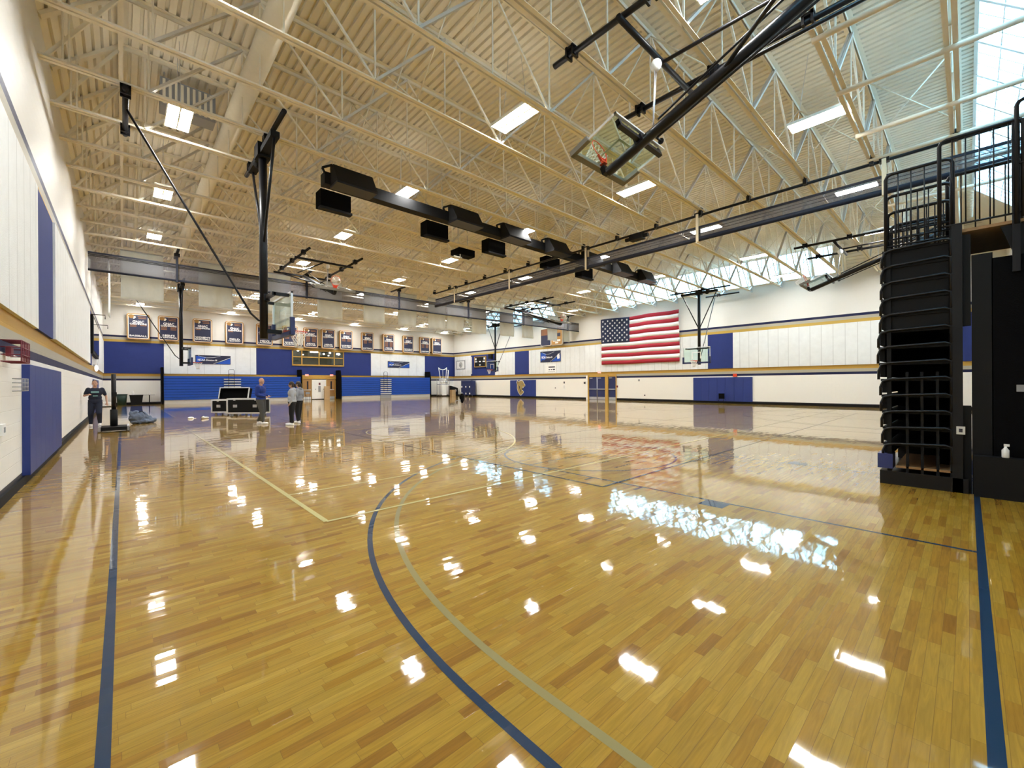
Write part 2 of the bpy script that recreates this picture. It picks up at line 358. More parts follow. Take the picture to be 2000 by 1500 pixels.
# ---- wall panels (parts of the walls)
def wpanel(par, side, a, c, z0, z1, m, th=.06, name='wall_panel'):
    b = MB()
    if side == 'B': b.box(a, YB-th, z0, c, YB, z1)
    elif side == 'R': b.box(XR-th, a, z0, XR, c, z1)
    elif side == 'L': b.box(XL, a, z0, XL+th, c, z1)
    else: b.box(a, YN, z0, c, YN+th, z1)
    return b.build(name, m, par)
Z0, Z1 = 2.62, 5.23
for a, c, m, th in ((XL,2.63,PBX,.05),(2.63,9.65,PWX,.07),(9.65,21.4,PBX,.05),(21.4,28.62,PWX,.07),(28.62,XR,PBX,.05)): wpanel(wall_back, 'B', a, c, Z0, Z1, m, th)
for a, c, m, th in ((47.2,YB,PBY,.05),(43.6,47.2,PWY,.07),(38.8,43.6,PBY,.05),(35.3,38.8,PWY,.07),(33.0,35.3,PBY,.05),(13.58,33.0,PWY,.07),(11.76,13.58,PBY,.05),(1.5,11.76,PWY,.07),(YN,1.5,PBY,.05)): wpanel(wall_right, 'R', a, c, Z0, Z1, m, th)
for a, c, m, th in ((YN,11.55,PWY,.06),(11.55,13.85,PBY,.05),(13.85,27.5,PWY,.09),(27.5,29.8,PBY,.05),(36.4,YB-.06,PWY,.06)): wpanel(wall_left, 'L', a, c, Z0, Z1, m, th)
wpanel(wall_near, 'N', XL+.06, XR, Z0, Z1, PWX)
# baseboards (rubber)
for nm, q in (('baseboard_left',(XL,YN,0,XL+.03,YB,.13)),('baseboard_right',(XR-.03,YN,0,XR,YB,.15)),('baseboard_back',(XL,YB-.03,0,XR,YB,.13))):
    b = MB(); b.box(*q); struct(b.build(nm, M_['flat']))

# ---- court markings (parts of the floor)
zl = [.0006]
def line(x0, y0, x1, y1, wd, m, name='court_line'):
    d = Vector((x1-x0, y1-y0)).normalized(); n = Vector((-d.y, d.x))*wd/2; z = zl[0]; zl[0] += .00004
    b = MB(); b.add([(x0+n.x,y0+n.y,z),(x1+n.x,y1+n.y,z),(x1-n.x,y1-n.y,z),(x0-n.x,y0-n.y,z)], [(0,3,2,1)]); return b.build(name, m, floor)
def arc(cx, cy, r, a0, a1, wd, m, n=64):
    z = zl[0]; zl[0] += .00004; vs = []
    for i in range(n+1):
        t = math.radians(a0 + (a1-a0)*i/n)
        vs += [(cx+(r-wd/2)*math.cos(t), cy+(r-wd/2)*math.sin(t), z), (cx+(r+wd/2)*math.cos(t), cy+(r+wd/2)*math.sin(t), z)]
    b = MB(); b.add(vs, [(2*i, 2*i+1, 2*i+3, 2*i+2) for i in range(n)]); b.build('court_arc', m, floor)
for x0 in (-.07, 16.75):                       # two courts side by side, lengthwise
    x1 = x0 + 15.25; cx = x0 + 7.62
    line(x0, -.1, x0, 26.35, .05, LNAVY); line(x1, -.1, x1, 26.35, .05, LNAVY)
    line(x0, -.075, x1, -.075, .055, LNAVY); line(x0, 26.32, x1, 26.32, .05, LNAVY); line(x0, 13.0, x1, 13.0, .05, LNAVY)
    for s, yb, ya in ((1, -.075, 1.55), (-1, 26.32, 24.7)):
        for sx in (-1, 1):
            line(cx+sx*6.27, yb, cx+sx*6.27, ya, .05, LNAVY); line(cx+sx*6.0, yb, cx+sx*6.0, ya, .05, LTAN)
            line(cx+sx*1.83, yb, cx+sx*1.83, yb+s*5.8, .045, LNAVY)
            b = MB(); z = zl[0]; b.box(cx+sx*1.86, yb+s*2.15, .0005, cx+sx*2.1, yb+s*2.45, .0012); b.build('lane_block', LNAVY, floor)
            for q in (3.4, 4.3, 5.2): line(cx+sx*1.85, yb+s*q, cx+sx*2.05, yb+s*q, .05, LNAVY)
        line(cx-1.83, yb+s*5.8, cx+1.83, yb+s*5.8, .045, LNAVY)
        arc(cx, ya, 6.27, 0 if s > 0 else 180, 180 if s > 0 else 360, .05, LNAVY, 90); arc(cx, ya, 6.0, 0 if s > 0 else 180, 180 if s > 0 else 360, .05, LTAN, 90)
        arc(cx, yb+s*5.8, 1.83, 0, 360, .045, LNAVY)
    arc(cx, 13.0, 1.83, 0, 360, .05, LNAVY)
# cross court in pale gold
line(1.7, 4.98, 1.7, 20.2, .06, LPALE); line(1.7, 4.98, 30.2, 4.98, .05, LPALE); line(1.7, 20.2, 30.2, 20.2, .05, LPALE); line(30.2, 4.98, 30.2, 20.2, .06, LPALE)
for cx, s in ((3.5, 0), (28.4, 180)):
    e = 1.7 if s == 0 else 30.2
    for sy in (-1, 1): line(e, 12.6+sy*6.05, cx, 12.6+sy*6.05, .045, LPALE); line(e, 12.6+sy*1.83, e+(5.8 if s == 0 else -5.8), 12.6+sy*1.83, .04, LPALE)
    arc(cx, 12.6, 6.05, -90+s, 90+s, .045, LPALE); arc(e+(5.8 if s == 0 else -5.8), 12.6, 1.83, 0, 360, .04, LPALE)
# thin navy volleyball outline
line(5.3, 3.74, 5.3, 21.7, .04, LNAVY); line(5.3, 3.74, 27, 3.74, .04, LNAVY); line(5.3, 8.6, 27, 8.6, .03, LNAVY)
# main cross court with painted border
b = MB(); b.box(-.07, 26.45, .0004, 1.82, 43.6, .0011); b.build('painted_apron', LBLUE, floor)
line(1.86, 26.4, 1.86, 43.6, .06, LPALE); line(1.86, 27.4, 30.1, 27.4, .06, LBLUE); line(1.86, 42.7, 30.1, 42.7, .06, LBLUE); line(16, 27.4, 16, 42.7, .05, LNAVY)
arc(3.4, 35, 6.3, -90, 90, .05, LNAVY); arc(28.6, 35, 6.3, 90, 270, .05, LNAVY); arc(16, 35, 1.83, 0, 360, .05, LNAVY)
b = MB(); b.box(1.9, 33.1, .0004, 7.6, 36.9, .0011); b.build('painted_key', LBLUE, floor)

# ------------------------------------------------------------------ roof trusses
TY = [.2, 1.88, 3.5, 5.15, 6.8, 8.6] + [10.45 + 1.85*k for k in range(20)]
tr = thing('roof_truss', 'cream steel roof truss, first in from the near wall, beside the close skylight', 'roof truss', (0, TY[0], 0), 0, 'steel roof trusses')
b = MB()
for s in (-1, 1):
    b.box(XL, s*.02, CH-.01, XR-.6, s*.10, CH); b.box(XL, s*.02, CH, XR-.6, s*.03, CH+.07)
me_bot = b.mesh('bottom_chord', M_['frame']); shared('bottom_chord', me_bot, tr)
b = MB()
for s in (-1, 1):
    b.box(E0, s*.015, DK-.012, E1, s*.115, DK-.002); b.box(E0, s*.015, DK-.09, E1, s*.025, DK-.01)
b.bar((E0, 0, DK-.04), (XL+.02, 0, WT-.02), .16, .07); b.bar((E1, 0, DK-.07), (XR-.02, 0, WR-.0), .16, .07)
me_top = b.mesh('top_chord', M_['frame']); shared('top_chord', me_top, tr)
def member(a, c, wd, nm):
    b = MB(); d = Vector(c) - Vector(a)
    if wd > .06:
        for s in (-1, 1): b.bar(Vector(a)+Vector((0,s*.030,0)), Vector(c)+Vector((0,s*.030,0)), .05, .05, (0,1,0))
    else: b.bar(a, c, wd, wd, (0,1,0))
    return b.mesh(nm, M_['brace'] if wd > .075 else M_['frame'])
PB = 3.55; nodes = [.45 + PB*i for i in range(-0, 10)]
hb, ht = CH+.04, DK-.06
m_right = member((0,0,hb), (PB/2,0,ht), .08, 'diagonal_brace'); m_left = member((0,0,hb), (-PB/2,0,ht), .045, 'diagonal_brace')
m_vert = member((0,0,hb), (0,0,ht), .035, 'vertical_post'); m_mid = member((0,0,CH+.03), (0,0,ht), .026, 'vertical_post')
for i, x in enumerate(nodes):
    if x+PB/2 < XR-.5 and i < 9: shared('diagonal_brace', m_right, tr, (x,0,0)); shared('vertical_post', m_mid, tr, (x+PB/2,0,0))
    if x-PB/2 > E0: shared('diagonal_brace', m_left, tr, (x,0,0))
    shared('vertical_post', m_vert, tr, (x,0,0))
shared('diagonal_brace', member((E0,0,DK-.08), (XL+.1,0,CH+.05), .06, 'diagonal_brace'), tr)
b = MB(); b.bar((31.9,0,DK-.1), (32.45,0,CH+.02), .05, .05, (0,1,0)); b.bar((32.45,0,CH+.02), (XR-.02,0,WR-.02), .06, .06, (0,1,0)); b.bar((32.4,0,CH-.01), (XR-.02,0,CH-.01), .06, .06, (0,1,0)); b.bar((XR-.06,0,CH), (XR-.06,0,WR), .06, .06)
shared('end_bracket', b.mesh('end_bracket', M_['alu']), tr)
for k, y in enumerate(TY[1:]):
    n = k + 2
    lb = 'cream steel roof truss, %s in from the near wall' % ORD[n-1] if n < 26 else 'cream steel roof truss nearest the back wall'
    dup(tr, (0, y, 0), 0, lb, 'steel roof trusses')
# cross beams in the near bay and bridging rods between trusses
cb0 = None
for i, x in enumerate((4.9, 7.2, 9.55, 11.72, 14.1, 15.95, 18.2, 20.5)):
    if cb0 is None:
        cb0 = MB().cyl((0,0,0), (0,3.3,0), .055, n=10).build('cross_beam', M_['frame']); o = cb0
    else: o = cb0.copy(); C.objects.link(o)
    o.location = (x, YN+.02, CH-.065)
    tag(o, 'cream pipe beam under the near skylight, %s from the left end of the row' % ORD[i], 'beam', 'pipe beams by the near skylight')
rod0 = {}
for j, x in enumerate((4.95, 9.3, 15.2, 23.5, 28.9)):
    b = MB(); 
    for k in range(len(TY)-1):
        y0, y1 = TY[k], TY[k+1]
        b.cyl((0,y0+.02,CH+.06), (0,y1-.02,DK-.12), .018, n=6); b.cyl((.05,y0+.02,DK-.12), (.05,y1-.02,CH+.06), .018, n=6)
    o = b.build('truss_bridging', M_['frame']); o.location = (x,0,0)
    tag(o, 'line of thin crossed bridging rods between trusses, %s from the left wall' % ORD[j], 'bridging', 'crossed bridging between trusses')
# perimeter angle rail along the left eave
b = MB(); b.bar((E0,YN,DK-.13), (E0,YB,DK-.13), .1, .1); b.bar((E0,YN,CH+.9), (E0,YB,CH+.9), .05, .05); tag(b.build('eave_rail', M_['frame']), 'long cream steel rail running overhead near the left wall', 'rail')
# vertical conduits up by the left wall
b0 = None
for k in range(0, 14):
    if b0 is None: b0 = MB().cyl((0,0,8.0),(0,0,9.2),.02,n=6).cyl((.09,0,8.0),(.09,0,9.28),.02,n=6).box(-.03,-.03,8.02,.12,.03,8.06).build('conduit_pair', M_['frame']); o = b0
    else: o = b0.copy(); C.objects.link(o)
    o.location = (-.85, TY[6+k]-.1, 0); tag(o, 'pair of cream conduits by left eave, %s from the camera' % ORD[k], 'conduit', 'conduits by left eave')
# round duct
b = MB(); b.cyl((2.33, YN+.1, 8.98), (2.33, YB-.2, 8.98), .23, n=24)
tag(b.build('round_duct', M_['duct']), 'long round cream air duct threaded through the trusses', 'duct')

# ------------------------------------------------------------------ ceiling lights
LXs = (1.05, 7.25, 12.95, 18.65, 24.6, 30.3); LYs = (2.55, 7.7, 13.25, 18.75, 24.35, 30.0, 35.5, 41.1, 45.3)
lt = thing('ceiling_light', 'x', 'ceiling light', (0,0,0), 0, 'twin fluorescent high bay lights')
HW, HL = .235, .61
b = MB(); b.box(-HW-.02,-HL-.02,.0,HW+.02,HL+.02,.03); b.box(-HW-.02,-HL-.02,-.035,-HW,HL+.02,0); b.box(HW,-HL-.02,-.035,HW+.02,HL+.02,0); b.box(-HW,-HL-.02,-.035,HW,-HL,0); b.box(-HW,HL,-.035,HW,HL+.02,0); b.box(-.018,-HL,-.035,.018,HL,0)
b.box(-.09,-.16,.03,.09,.16,.09); b.build('housing', M_['white'], lt)
for s in (-1, 1): MB().box(min(s*.022,s*HW), -HL, -.03, max(s*.022,s*HW), HL, -.004).build('diffuser', M_['lamp'], lt)
for s in (-1, 1): MB().box(min(s*.11,s*.2), -HL, .031, max(s*.11,s*.2), HL, .036).build('ceiling_fill_strip', M_['ceiling_fill'], lt)  # added glowing strips on top of the housing, fill light for the ceiling
for s in (-1, 1): MB().cyl((0,s*.45,.03),(0,s*.2,1.74),.006,n=5).build('hanging_wire', M_['steel'], lt)
first = True
for j, y in enumerate(LYs):
    for i, x in enumerate(LXs):
        lb = 'bright twin-tube ceiling light, %s from the left wall in the %s row back' % (ORD[i], ORD[j])
        if first: lt.location = (x, y, 8.235); lt['label'] = lb; first = False
        else: dup(lt, (x, y, 8.235), 0, lb, 'twin fluorescent high bay lights')

# ------------------------------------------------------------------ divider curtains
def curtain(name, label, L, along, loc, ztop, zbot, straps, sw, strapm, tubeR, wires):
    rz = 0 if along == 'x' else PI/2
    t = thing(name, label, 'curtain', loc, rz)
    MB().box(0,-.004,zbot+.02, L,.004,ztop).build('mesh_fabric', M_['mesh'], t)
    MB().cyl((0,0,zbot),(L,0,zbot),tubeR,n=12).build('bottom_tube', M_['dkblue'], t)
    MB().box(0,-.02,ztop-.03,L,.02,ztop+.04).build('top_hem', M_['dkblue'], t)
    b = MB()
    for z in wires: b.cyl((0,-.02,z),(L,-.02,z),.012,n=5)
    b.build('hem_cords', M_['flat'], t)
    for s in straps:
        b = MB(); b.box(s-sw/2,-tubeR-.02,zbot-tubeR-.02,s+sw/2,-tubeR-.01,7.9); b.box(s-sw/2,tubeR+.01,zbot-tubeR-.02,s+sw/2,tubeR+.02,7.9); b.box(s-sw/2,-tubeR-.02,zbot-tubeR-.03,s+sw/2,tubeR+.02,zbot-tubeR-.02)
        b.build('lift_strap', strapm, t)
        MB().box(s-.11,-.09,7.82,s+.11,.09,7.96).build('strap_clamp', M_['black'], t)
    return t
cx_ = curtain('divider_curtain', 'raised mesh divider curtain with navy hems running from the left wall to the right wall', 34.1, 'x', (-1.1,26,0), 7.42, 6.66, [3.05,8.95,14.8,20.6,26.5,32.4], .09, M_['dkblue'], .05, (7.34,7.28))
for s_ in (3.05,8.95,14.8,20.6,26.5,32.4): MB().box(s_-.05,-.8,7.95,s_+.05,1.15,8.03).build('hanger_bar', M_['black'], cx_)
cy_ = curtain('divider_curtain', 'raised mesh divider curtain with heavy dark bottom roll coming towards the camera', 26.4, 'y', (16.0,YN+.05,0), 7.42, 6.98, [2.9,8.2,13.4,18.7,24.0], .10, M_['strap'], .085, (7.3,7.2))
p = MB().cyl((0,0,7.87),(26.4,0,7.87),.045,n=10)
for y in TY[:15]: p.box(y-YN-.05-.05,-.09,7.84,y-YN-.05+.05,.09,8.12)
p.build('drive_pipe', M_['black'], cy_)
b = MB(); b.box(10.5,-.2,7.62,11.1,.12,7.86); b.cyl((10.3,-.05,7.74),(11.35,-.05,7.74),.08,n=10); b.build('drive_motor', M_['flat'], cy_)

# ------------------------------------------------------------------ basketball backstops
def backstop(label, loc, rz, fold, pad=True, group='ceiling hung backstops', lat=2.05):
    t = thing('basketball_backstop', label, 'basketball hoop', loc, rz, group)
    P = Vector((0,0,7.75)); A = math.radians(fold)
    R = Matrix.Translation(P) @ Matrix.Rotation(-A, 4, 'Y') @ Matrix.Translation(-P)
    # fold: straight down swings out towards the facing side (+x) and up
    def B(mb, name, m, par=t): return mb.xf(R).build(name, m, par)
    B(MB().cyl((0,0,7.78),(0,0,2.8),.098,n=18), 'mast', M_['black'])
    for s in (-1, 1): B(MB().cyl((0,s*.06,5.35),(0,s*1.2,7.74),.035,n=8), 'side_strut', M_['black'])
    fr = MB(); dz = -.26 if fold > 10 else 0; zb, zt, hw = 2.92+dz, 3.99+dz, .915; f = .18 if fold > 10 else .42
    for s in (-1, 1): fr.box(f, s*hw-.03 if s>0 else s*hw, zb, f+.05, s*hw if s>0 else s*hw+.03, zt)
    fr.box(f,-hw,zt-.05,f+.05,hw,zt); fr.box(f,-hw,zb,f+.05,hw,zb+.04)
    bo = B(fr, 'backboard', M_['alu'])
    B(MB().box(f+.02,-hw+.03,zb+.04,f+.034,hw-.03,zt-.05), 'glass_pane', M_['glass'], bo)
    tg = MB()
    for q in ((-.305,zb+.28,-.255,zb+.73),(.255,zb+.28,.305,zb+.73),(-.305,zb+.68,.305,zb+.73)): tg.box(f+.036,q[0],q[1],f+.042,q[2],q[3])
    B(tg, 'target_square', M_['white'], bo)
    pd = MB(); pd.box(f-.02,-hw-.03,zb-.06,f+.085,hw+.03,zb+.05)
    for s in (-1, 1): pd.box(f-.02, min(s*(hw-.05),s*(hw+.04)), zb-.05, f+.085, max(s*(hw-.05),s*(hw+.04)), zb+.40)
    B(pd, 'edge_padding', M_['navy'] if fold < 10 else M_['pad'], bo)
    B(MB().box(.05,-.78,zt-.13,f,-.70,zt-.05).box(.05,.70,zt-.13,f,.78,zt-.05).bar((.06,-.78,zt-.09),(.06,.78,zt-.09),.09,.09).box(-.02,-.12,zt-.18,.12,.12,zt), 'board_bracket', M_['black'])
    B(MB().box(0,-.07,zb+.03,f,.07,zb+.14), 'lower_bracket', M_['black'])
    pts = [(f+.20+.228+.228*math.cos(a), .228*math.sin(a), 3.05+dz) for a in [2*PI*i/28 for i in range(28)]]
    rm = MB().tube(pts, .010, 6, True); rm.box(f+.05,-.06,2.93+dz,f+.075,.06,3.09+dz); rm.bar((f+.06,-.05,3.04+dz),(f+.24,-.14,3.05+dz),.02,.05); rm.bar((f+.06,.05,3.04+dz),(f+.24,.14,3.05+dz),.02,.05); rm.box(f+.05,-.09,3.03+dz,f+.22,.09,3.045+dz)
    rim = B(rm, 'rim', M_['orange'])
    nt_ = MB(); cxn = f+.428
    for s in range(12):
        for dr in (1, -1):
            pp = []
            for k in range(7):
                a = 2*PI*(s + dr*k*.5)/12; r = .222 - .028*k + (.012*(k-4) if k > 4 else 0); pp.append((cxn+r*math.cos(a), r*math.sin(a), 3.04+dz-.07*k))
            nt_.tube(pp, .0055, 4)
    B(nt_, 'net', M_['net'], rim)
    # fixed steel hung from the trusses
    if fold > 10:
        for s in (-1, 1):
            m = MB().cyl((-.2,s*1.25,7.9),(5.05,s*1.25,7.9),.055,n=12); t_ = m.build('mounting_pipe', M_['black'], t)
            for q in [abs(y-loc[1]) for y in TY if 0 < (y-loc[1])*(1 if rz > 0 else -1) < 5.0]: MB().box(q-.09,s*1.25-.09,7.82,q-.05,s*1.25+.09,8.04).box(q+.05,s*1.25-.09,7.82,q+.09,s*1.25+.09,8.04).box(q-.09,s*1.25-.09,7.95,q+.09,s*1.25+.09,8.0).build('pipe_clamp', M_['black'], t)
        MB().cyl((0,-1.55,7.76),(0,1.45,7.76),.055,n=12).build('pivot_pipe', M_['black'], t)
        MB().cyl((3.48,-1.45,7.8),(3.48,1.4,7.8),.055,n=12).build('cross_pipe', M_['black'], t)
        MB().ell((3.48,.12,7.62),.11,.09,.12).build('winch_pulley', M_['white'], t)
        q = R @ Vector((0,0,3.9)); q2 = R @ Vector((-.12,0,3.35)); 
        MB().cyl((3.48,.1,7.6),q,.012,n=5).cyl((3.48,.16,7.6),q,.012,n=5).build('lift_cable', M_['steel'], t)
        B(MB().cyl((-.14,0,3.95),(-.16,.0,7.9),.022,n=8).cyl((.12,.07,4.1),(.28,.12,7.9),.022,n=8), 'control_tube', M_['black'])
        B(MB().cyl((-.05,0,3.9),(-.05,-.28,3.9),.025,n=8).cyl((-.05,-.28,3.9),(-.05,-.30,3.9),.06,n=12), 'hoist_hook', M_['black'])
        e1 = R @ Vector((0,0,4.6))
        MB().cyl((3.48,-.1,7.78),(.1,-.35,7.9),.035,n=8).build('front_brace', M_['black'], t)
    else:
        MB().cyl((0,-lat,7.9),(0,lat,7.9),.055,n=12).build('mounting_pipe', M_['black'], t)
        MB().cyl((-2.7,-.65,7.9),(-2.7,1.65,7.9),.055,n=12).build('mounting_pipe', M_['black'], t)
        MB().box(-.1,-1.25,7.66,.1,1.25,7.8).box(-.16,-.2,7.6,.16,.2,7.95).build('pivot_bracket', M_['flat'], t)
        sg = 1 if abs(rz) < .1 else -1
        for (x, ys) in ((0,[(y-loc[1])*sg for y in TY if abs(y-loc[1]) < lat-.1]), (-2.7,[(y-loc[1])*sg for y in TY if -.6 < (y-loc[1])*sg < 1.6])):
            for yq in ys: MB().box(x-.09,yq-.1,7.82,x+.09,yq-.06,8.03).box(x-.09,yq+.06,7.82,x+.09,yq+.1,8.03).box(x-.09,yq-.1,7.95,x+.09,yq+.1,8.0).build('pipe_clamp', M_['black'], t)
        MB().tube([(-.0,0,3.28),(-.12,0,3.28),(-.3,0,3.45),(-2.68,0,7.75)],.027,8).build('diagonal_brace', M_['black'], t)
        MB().ell((.0,.55,7.72),.13,.16,.15).build('winch_motor', M_['flat'], t)
    return t
backstop('glass backboard folded up overhead, closest to the camera, orange rim pointing skyward', (7.62,.54,0), PI/2, 70)
backstop('folded glass backboard with padded edge half hidden beside the black bleacher', (24.7,.54,0), PI/2, 70)
backstop('folded backboard with upturned net seen left of the photo centre past the large mast', (7.62,25.7,0), -PI/2, 70)
backstop('folded backboard with red rim seen against the far skylight beyond the curtain', (24.5,25.7,0), -PI/2, 70)
backstop('lowered backboard seen edge-on with tall black mast, nearest the left wall banners', (2.77,12.75,0), 0, 0)
backstop('lowered glass backboard with black mast and V struts right of the large flag', (29.15,12.55,0), PI, 0)
backstop('distant lowered backboard edge-on in front of the left white wall panels', (2.7,33.6,0), 0, 0)
backstop('distant lowered backboard with mast in front of the scoreboard wall', (29.1,34.1,0), PI, 0)

# ------------------------------------------------------------------ loudspeaker rig
b = MB(); b.box(4.5,13.15,7.66,24.4,13.5,8.02)
tag(b.build('speaker_beam', M_['flat']), 'long black beam under the trusses carrying wedge loudspeakers', 'beam')
w0 = None; SPX = [5.3, 9.6, 12.2, 14.9, 17.6, 20.3, 22.9]
for i, x in enumerate(SPX):
    wd = .62 if i == 0 else .5
    if i == 0:
        w0 = thing('wedge_loudspeaker', '', 'loudspeaker', (x,13.3,0), 0, 'wedge loudspeakers on the beam')
        MB().prism([(-.70,7.62),(-.34,8.22),(-.10,8.26),(-.10,7.62)], -wd, wd, 0).build('cabinet', M_['flat'], w0)
        MB().box(-wd,-.68,7.56,wd,-.1,7.62).build('grille', M_['black'], w0)
        MB().bar((-wd-.01,-.1,7.7),(-wd-.25,-.15,8.1),.05,.05).bar((-wd-.25,-.15,8.1),(-wd-.01,-.3,8.2),.05,.05).build('mounting_arm', M_['flat'], w0); o = w0
    else: o = dup(w0, (x,13.3,0))
    o['label'] = 'black wedge loudspeaker on the ceiling beam, %s from the left' % ORD[i]
s0 = None
for i, x in enumerate([5.5, 9.65, 12.9, 16.85, 19.8]):
    if i == 0:
        s0 = thing('box_loudspeaker', '', 'loudspeaker', (x,15.2,0), 0, 'square loudspeakers below the trusses')
        MB().box(-.52,-.25,7.72,.52,.25,8.28).build('cabinet', M_['blackfab'], s0); MB().box(-.55,-.3,7.60,.55,-.05,7.68).build('base_plate', M_['flat'], s0)
        MB().cyl((-.4,0,8.28),(-.4,0,9.985),.012,n=5).cyl((.4,0,8.28),(.4,0,9.985),.012,n=5).build('hanging_rod', M_['steel'], s0); o = s0
    else: o = dup(s0, (x,15.2,0))
    o['label'] = 'square black loudspeaker hung behind the beam, %s from the left' % ORD[i]
t = thing('unit_heater', 'grey louvred unit heater high among the trusses at upper left', 'heater', (1.35,14.4,8.95))
MB().box(-.6,-.06,0,.6,.45,.75).build('casing', M_['grey'], t); MB().cyl((-.5,.2,.75),(-.5,.2,1.03),.015,n=5).cyl((.5,.2,.75),(.5,.2,1.03),.015,n=5).build('hanging_rod', M_['steel'], t)
b = MB()
for k in range(9): b.box(-.55+k*.127,-.09,.06,-.49+k*.127,-.06,.7)
b.build('louvre', M_['frame'], t)
t2 = thing('ceiling_vent', 'small black cluster of cables and box by the trusses, above photo centre', 'vent', (13.3,18.2,8.3))
MB().box(-.5,-.4,0,.5,.4,.35).build('casing', M_['blackfab'], t2); MB().cyl((-.3,0,.3),(-.3,0,1.6),.02,n=5).cyl((.3,0,.3),(.3,0,1.6),.02,n=5).build('hanging_rod', M_['steel'], t2)

# ------------------------------------------------------------------ text helper
_tx = {}
def text_mesh(s):
    if s not in _tx:
        c = bpy.data.curves.new('lettering', 'FONT'); c.body = s; c.align_x = 'CENTER'; c.align_y = 'CENTER'; c.extrude = .004; c.resolution_u = 2
        o = bpy.data.objects.new('lettering_tmp', c); C.objects.link(o); bpy.context.view_layer.update()
        dg = bpy.context.evaluated_depsgraph_get(); me = bpy.data.meshes.new_from_object(o.evaluated_get(dg)); bpy.data.objects.remove(o)
        xs = [v.co.x for v in me.vertices]; ys = [v.co.y for v in me.vertices]; _tx[s] = (me, max(xs)-min(xs), max(ys)-min(ys), (max(ys)+min(ys))/2, (max(xs)+min(xs))/2)
    return _tx[s]
def text(s, par, x, y, z, wd, hg, m, rz=0, name='lettering'):
    me0, W, H, cy, cx0 = text_mesh(s); sx, sz = wd/W, hg/H; me = bpy.data.meshes.new('lettering')
    v0 = [v.co.copy() for v in me0.vertices]; f0 = [tuple(p.vertices) for p in me0.polygons]; n0 = len(v0); e = .035
    me.from_pydata([(v.x+dx*e, v.y+dy*e, v.z+dd) for dx, dy, dd in ((-1,0,0),(1,0,.001),(0,.7,.002),(0,-.7,.003)) for v in v0], [], [tuple(i+k*n0 for i in f) for k in range(4) for f in f0])
    for v in me.vertices:
        X, Y, Z = (v.co.x-cx0)*sx, (v.co.y-cy)*sz, v.co.z; v.co = (X, -Z, Y)
    me.materials.clear(); me.materials.append(m); o = bpy.data.objects.new(name, me); C.objects.link(o); o.parent = par; o.location = (x,y,z); o.rotation_euler = (0,0,rz); return o
M_['ltr'] = mat('white_lettering', (0.86,0.86,0.84), .6, var=.01); M_['orl'] = mat('orange_lettering', (0.40,0.16,0.05), .6); M_['dkl'] = mat('dark_lettering', (0.03,0.03,0.05), .6)

# ------------------------------------------------------------------ championship banners
M_['bnavy'] = mat('banner_navy', (0.014,0.018,0.055), .6); M_['bgold'] = mat('banner_gold', (0.46,0.24,0.06), .55); M_['bwhite'] = mat('banner_white', (0.78,0.72,0.62), .6); M_['brown'] = mat('banner_bronze', (0.23,0.10,0.045), .6)
def rrect(w_, h_, r, n=5):
    pts = []
    for cx, cz, a in ((w_/2-r,h_/2-r,0),(-w_/2+r,h_/2-r,90),(-w_/2+r,-h_/2+r,180),(w_/2-r,-h_/2+r,270)):
        for k in range(n+1): t = math.radians(a+90*k/n); pts.append((cx+r*math.cos(t), cz+r*math.sin(t)))
    return pts
def champ(x, words, blocks, top='GNAC', lb=None):
    t = thing('championship_banner', lb or ('framed navy championship banner lettered %s' % ' '.join(words)), 'banner', (x,YB-.33,6.55), 0, 'framed banners high on the back wall')
    W, H = 1.44, 2.15
    MB().prism(rrect(W,H,.16), -.06, .14, 1).build('box_frame', M_['bgold'], t); MB().box(-.4,.14,-.7,.4,.335,.7).build('wall_mount', M_['flat'], t)
    MB().prism(rrect(W-.13,H-.13,.12), -.072, -.058, 1).build('white_border', M_['bwhite'], t)
    MB().prism(rrect(W-.24,H-.24,.05), -.084, -.070, 1).build('face_panel', M_['bnavy'], t)
    b = MB(); b.prism([(-.44+.19*math.cos(a)*(1+.15*math.sin(3*a)), .82+.16*math.sin(a)) for a in [2*PI*i/14 for i in range(14)]], -.10, -.08, 1); e = b.build('emblem', M_['egold'], t)
    b = MB(); b.prism([(-.30,.82),(-.20,.86),(-.14,.78),(-.22,.66),(-.34,.62),(-.30,.72)], -.105, -.099, 1); b.build('emblem_detail', M_['bwhite'], e)
    b = MB(); b.box(-.05,-.09,.80,.48,-.083,.87); b.box(.0,-.09,.66,.5,-.083,.74); b.build('top_rule', M_['brown'], t)
    text(top, t, 0, -.088, .40, .72, .20, M_['ltr']); text('CHAMPIONS', t, 0, -.088, .21, 1.06, .13, M_['ltr'])
    for (cx, n) in blocks:
        b = MB()
        for k in range(n): b.box(cx-.2,-.09,.06-.1*k,cx+.2,-.083,.13-.1*k)
        b.build('year_rows', M_['brown'], t)
    n = len(words)
    for k, s in enumerate(words): text(s, t, 0, -.088, -.78+(.17*(n-1-k)), min(1.08,.16*len(s)), .14, M_['ltr'])
    return t
champ(.97, ['BASEBALL'], [(-.32,2),(.32,1)]); champ(2.95, ["MEN'S",'BASKETBALL'], [(-.32,3),(.32,3)]); champ(5.35, ["WOMEN'S",'BASKETBALL'], [(-.32,1)])
champ(7.81, ['FIELD','HOCKEY'], [(-.32,1)]); champ(10.33, ["MEN'S",'LACROSSE'], [(-.32,2)]); champ(12.65, ["WOMEN'S",'LACROSSE'], [(-.3,4),(.3,4)])
champ(14.66, ["MEN'S",'SOCCER'], [(-.3,6),(.3,6)], lb="framed navy banner lettered MEN'S SOCCER with two tall bronze columns"); champ(16.45, ["MEN'S",'SOCCER'], [(-.32,1)], lb="framed navy banner lettered MEN'S SOCCER with a single bronze row")
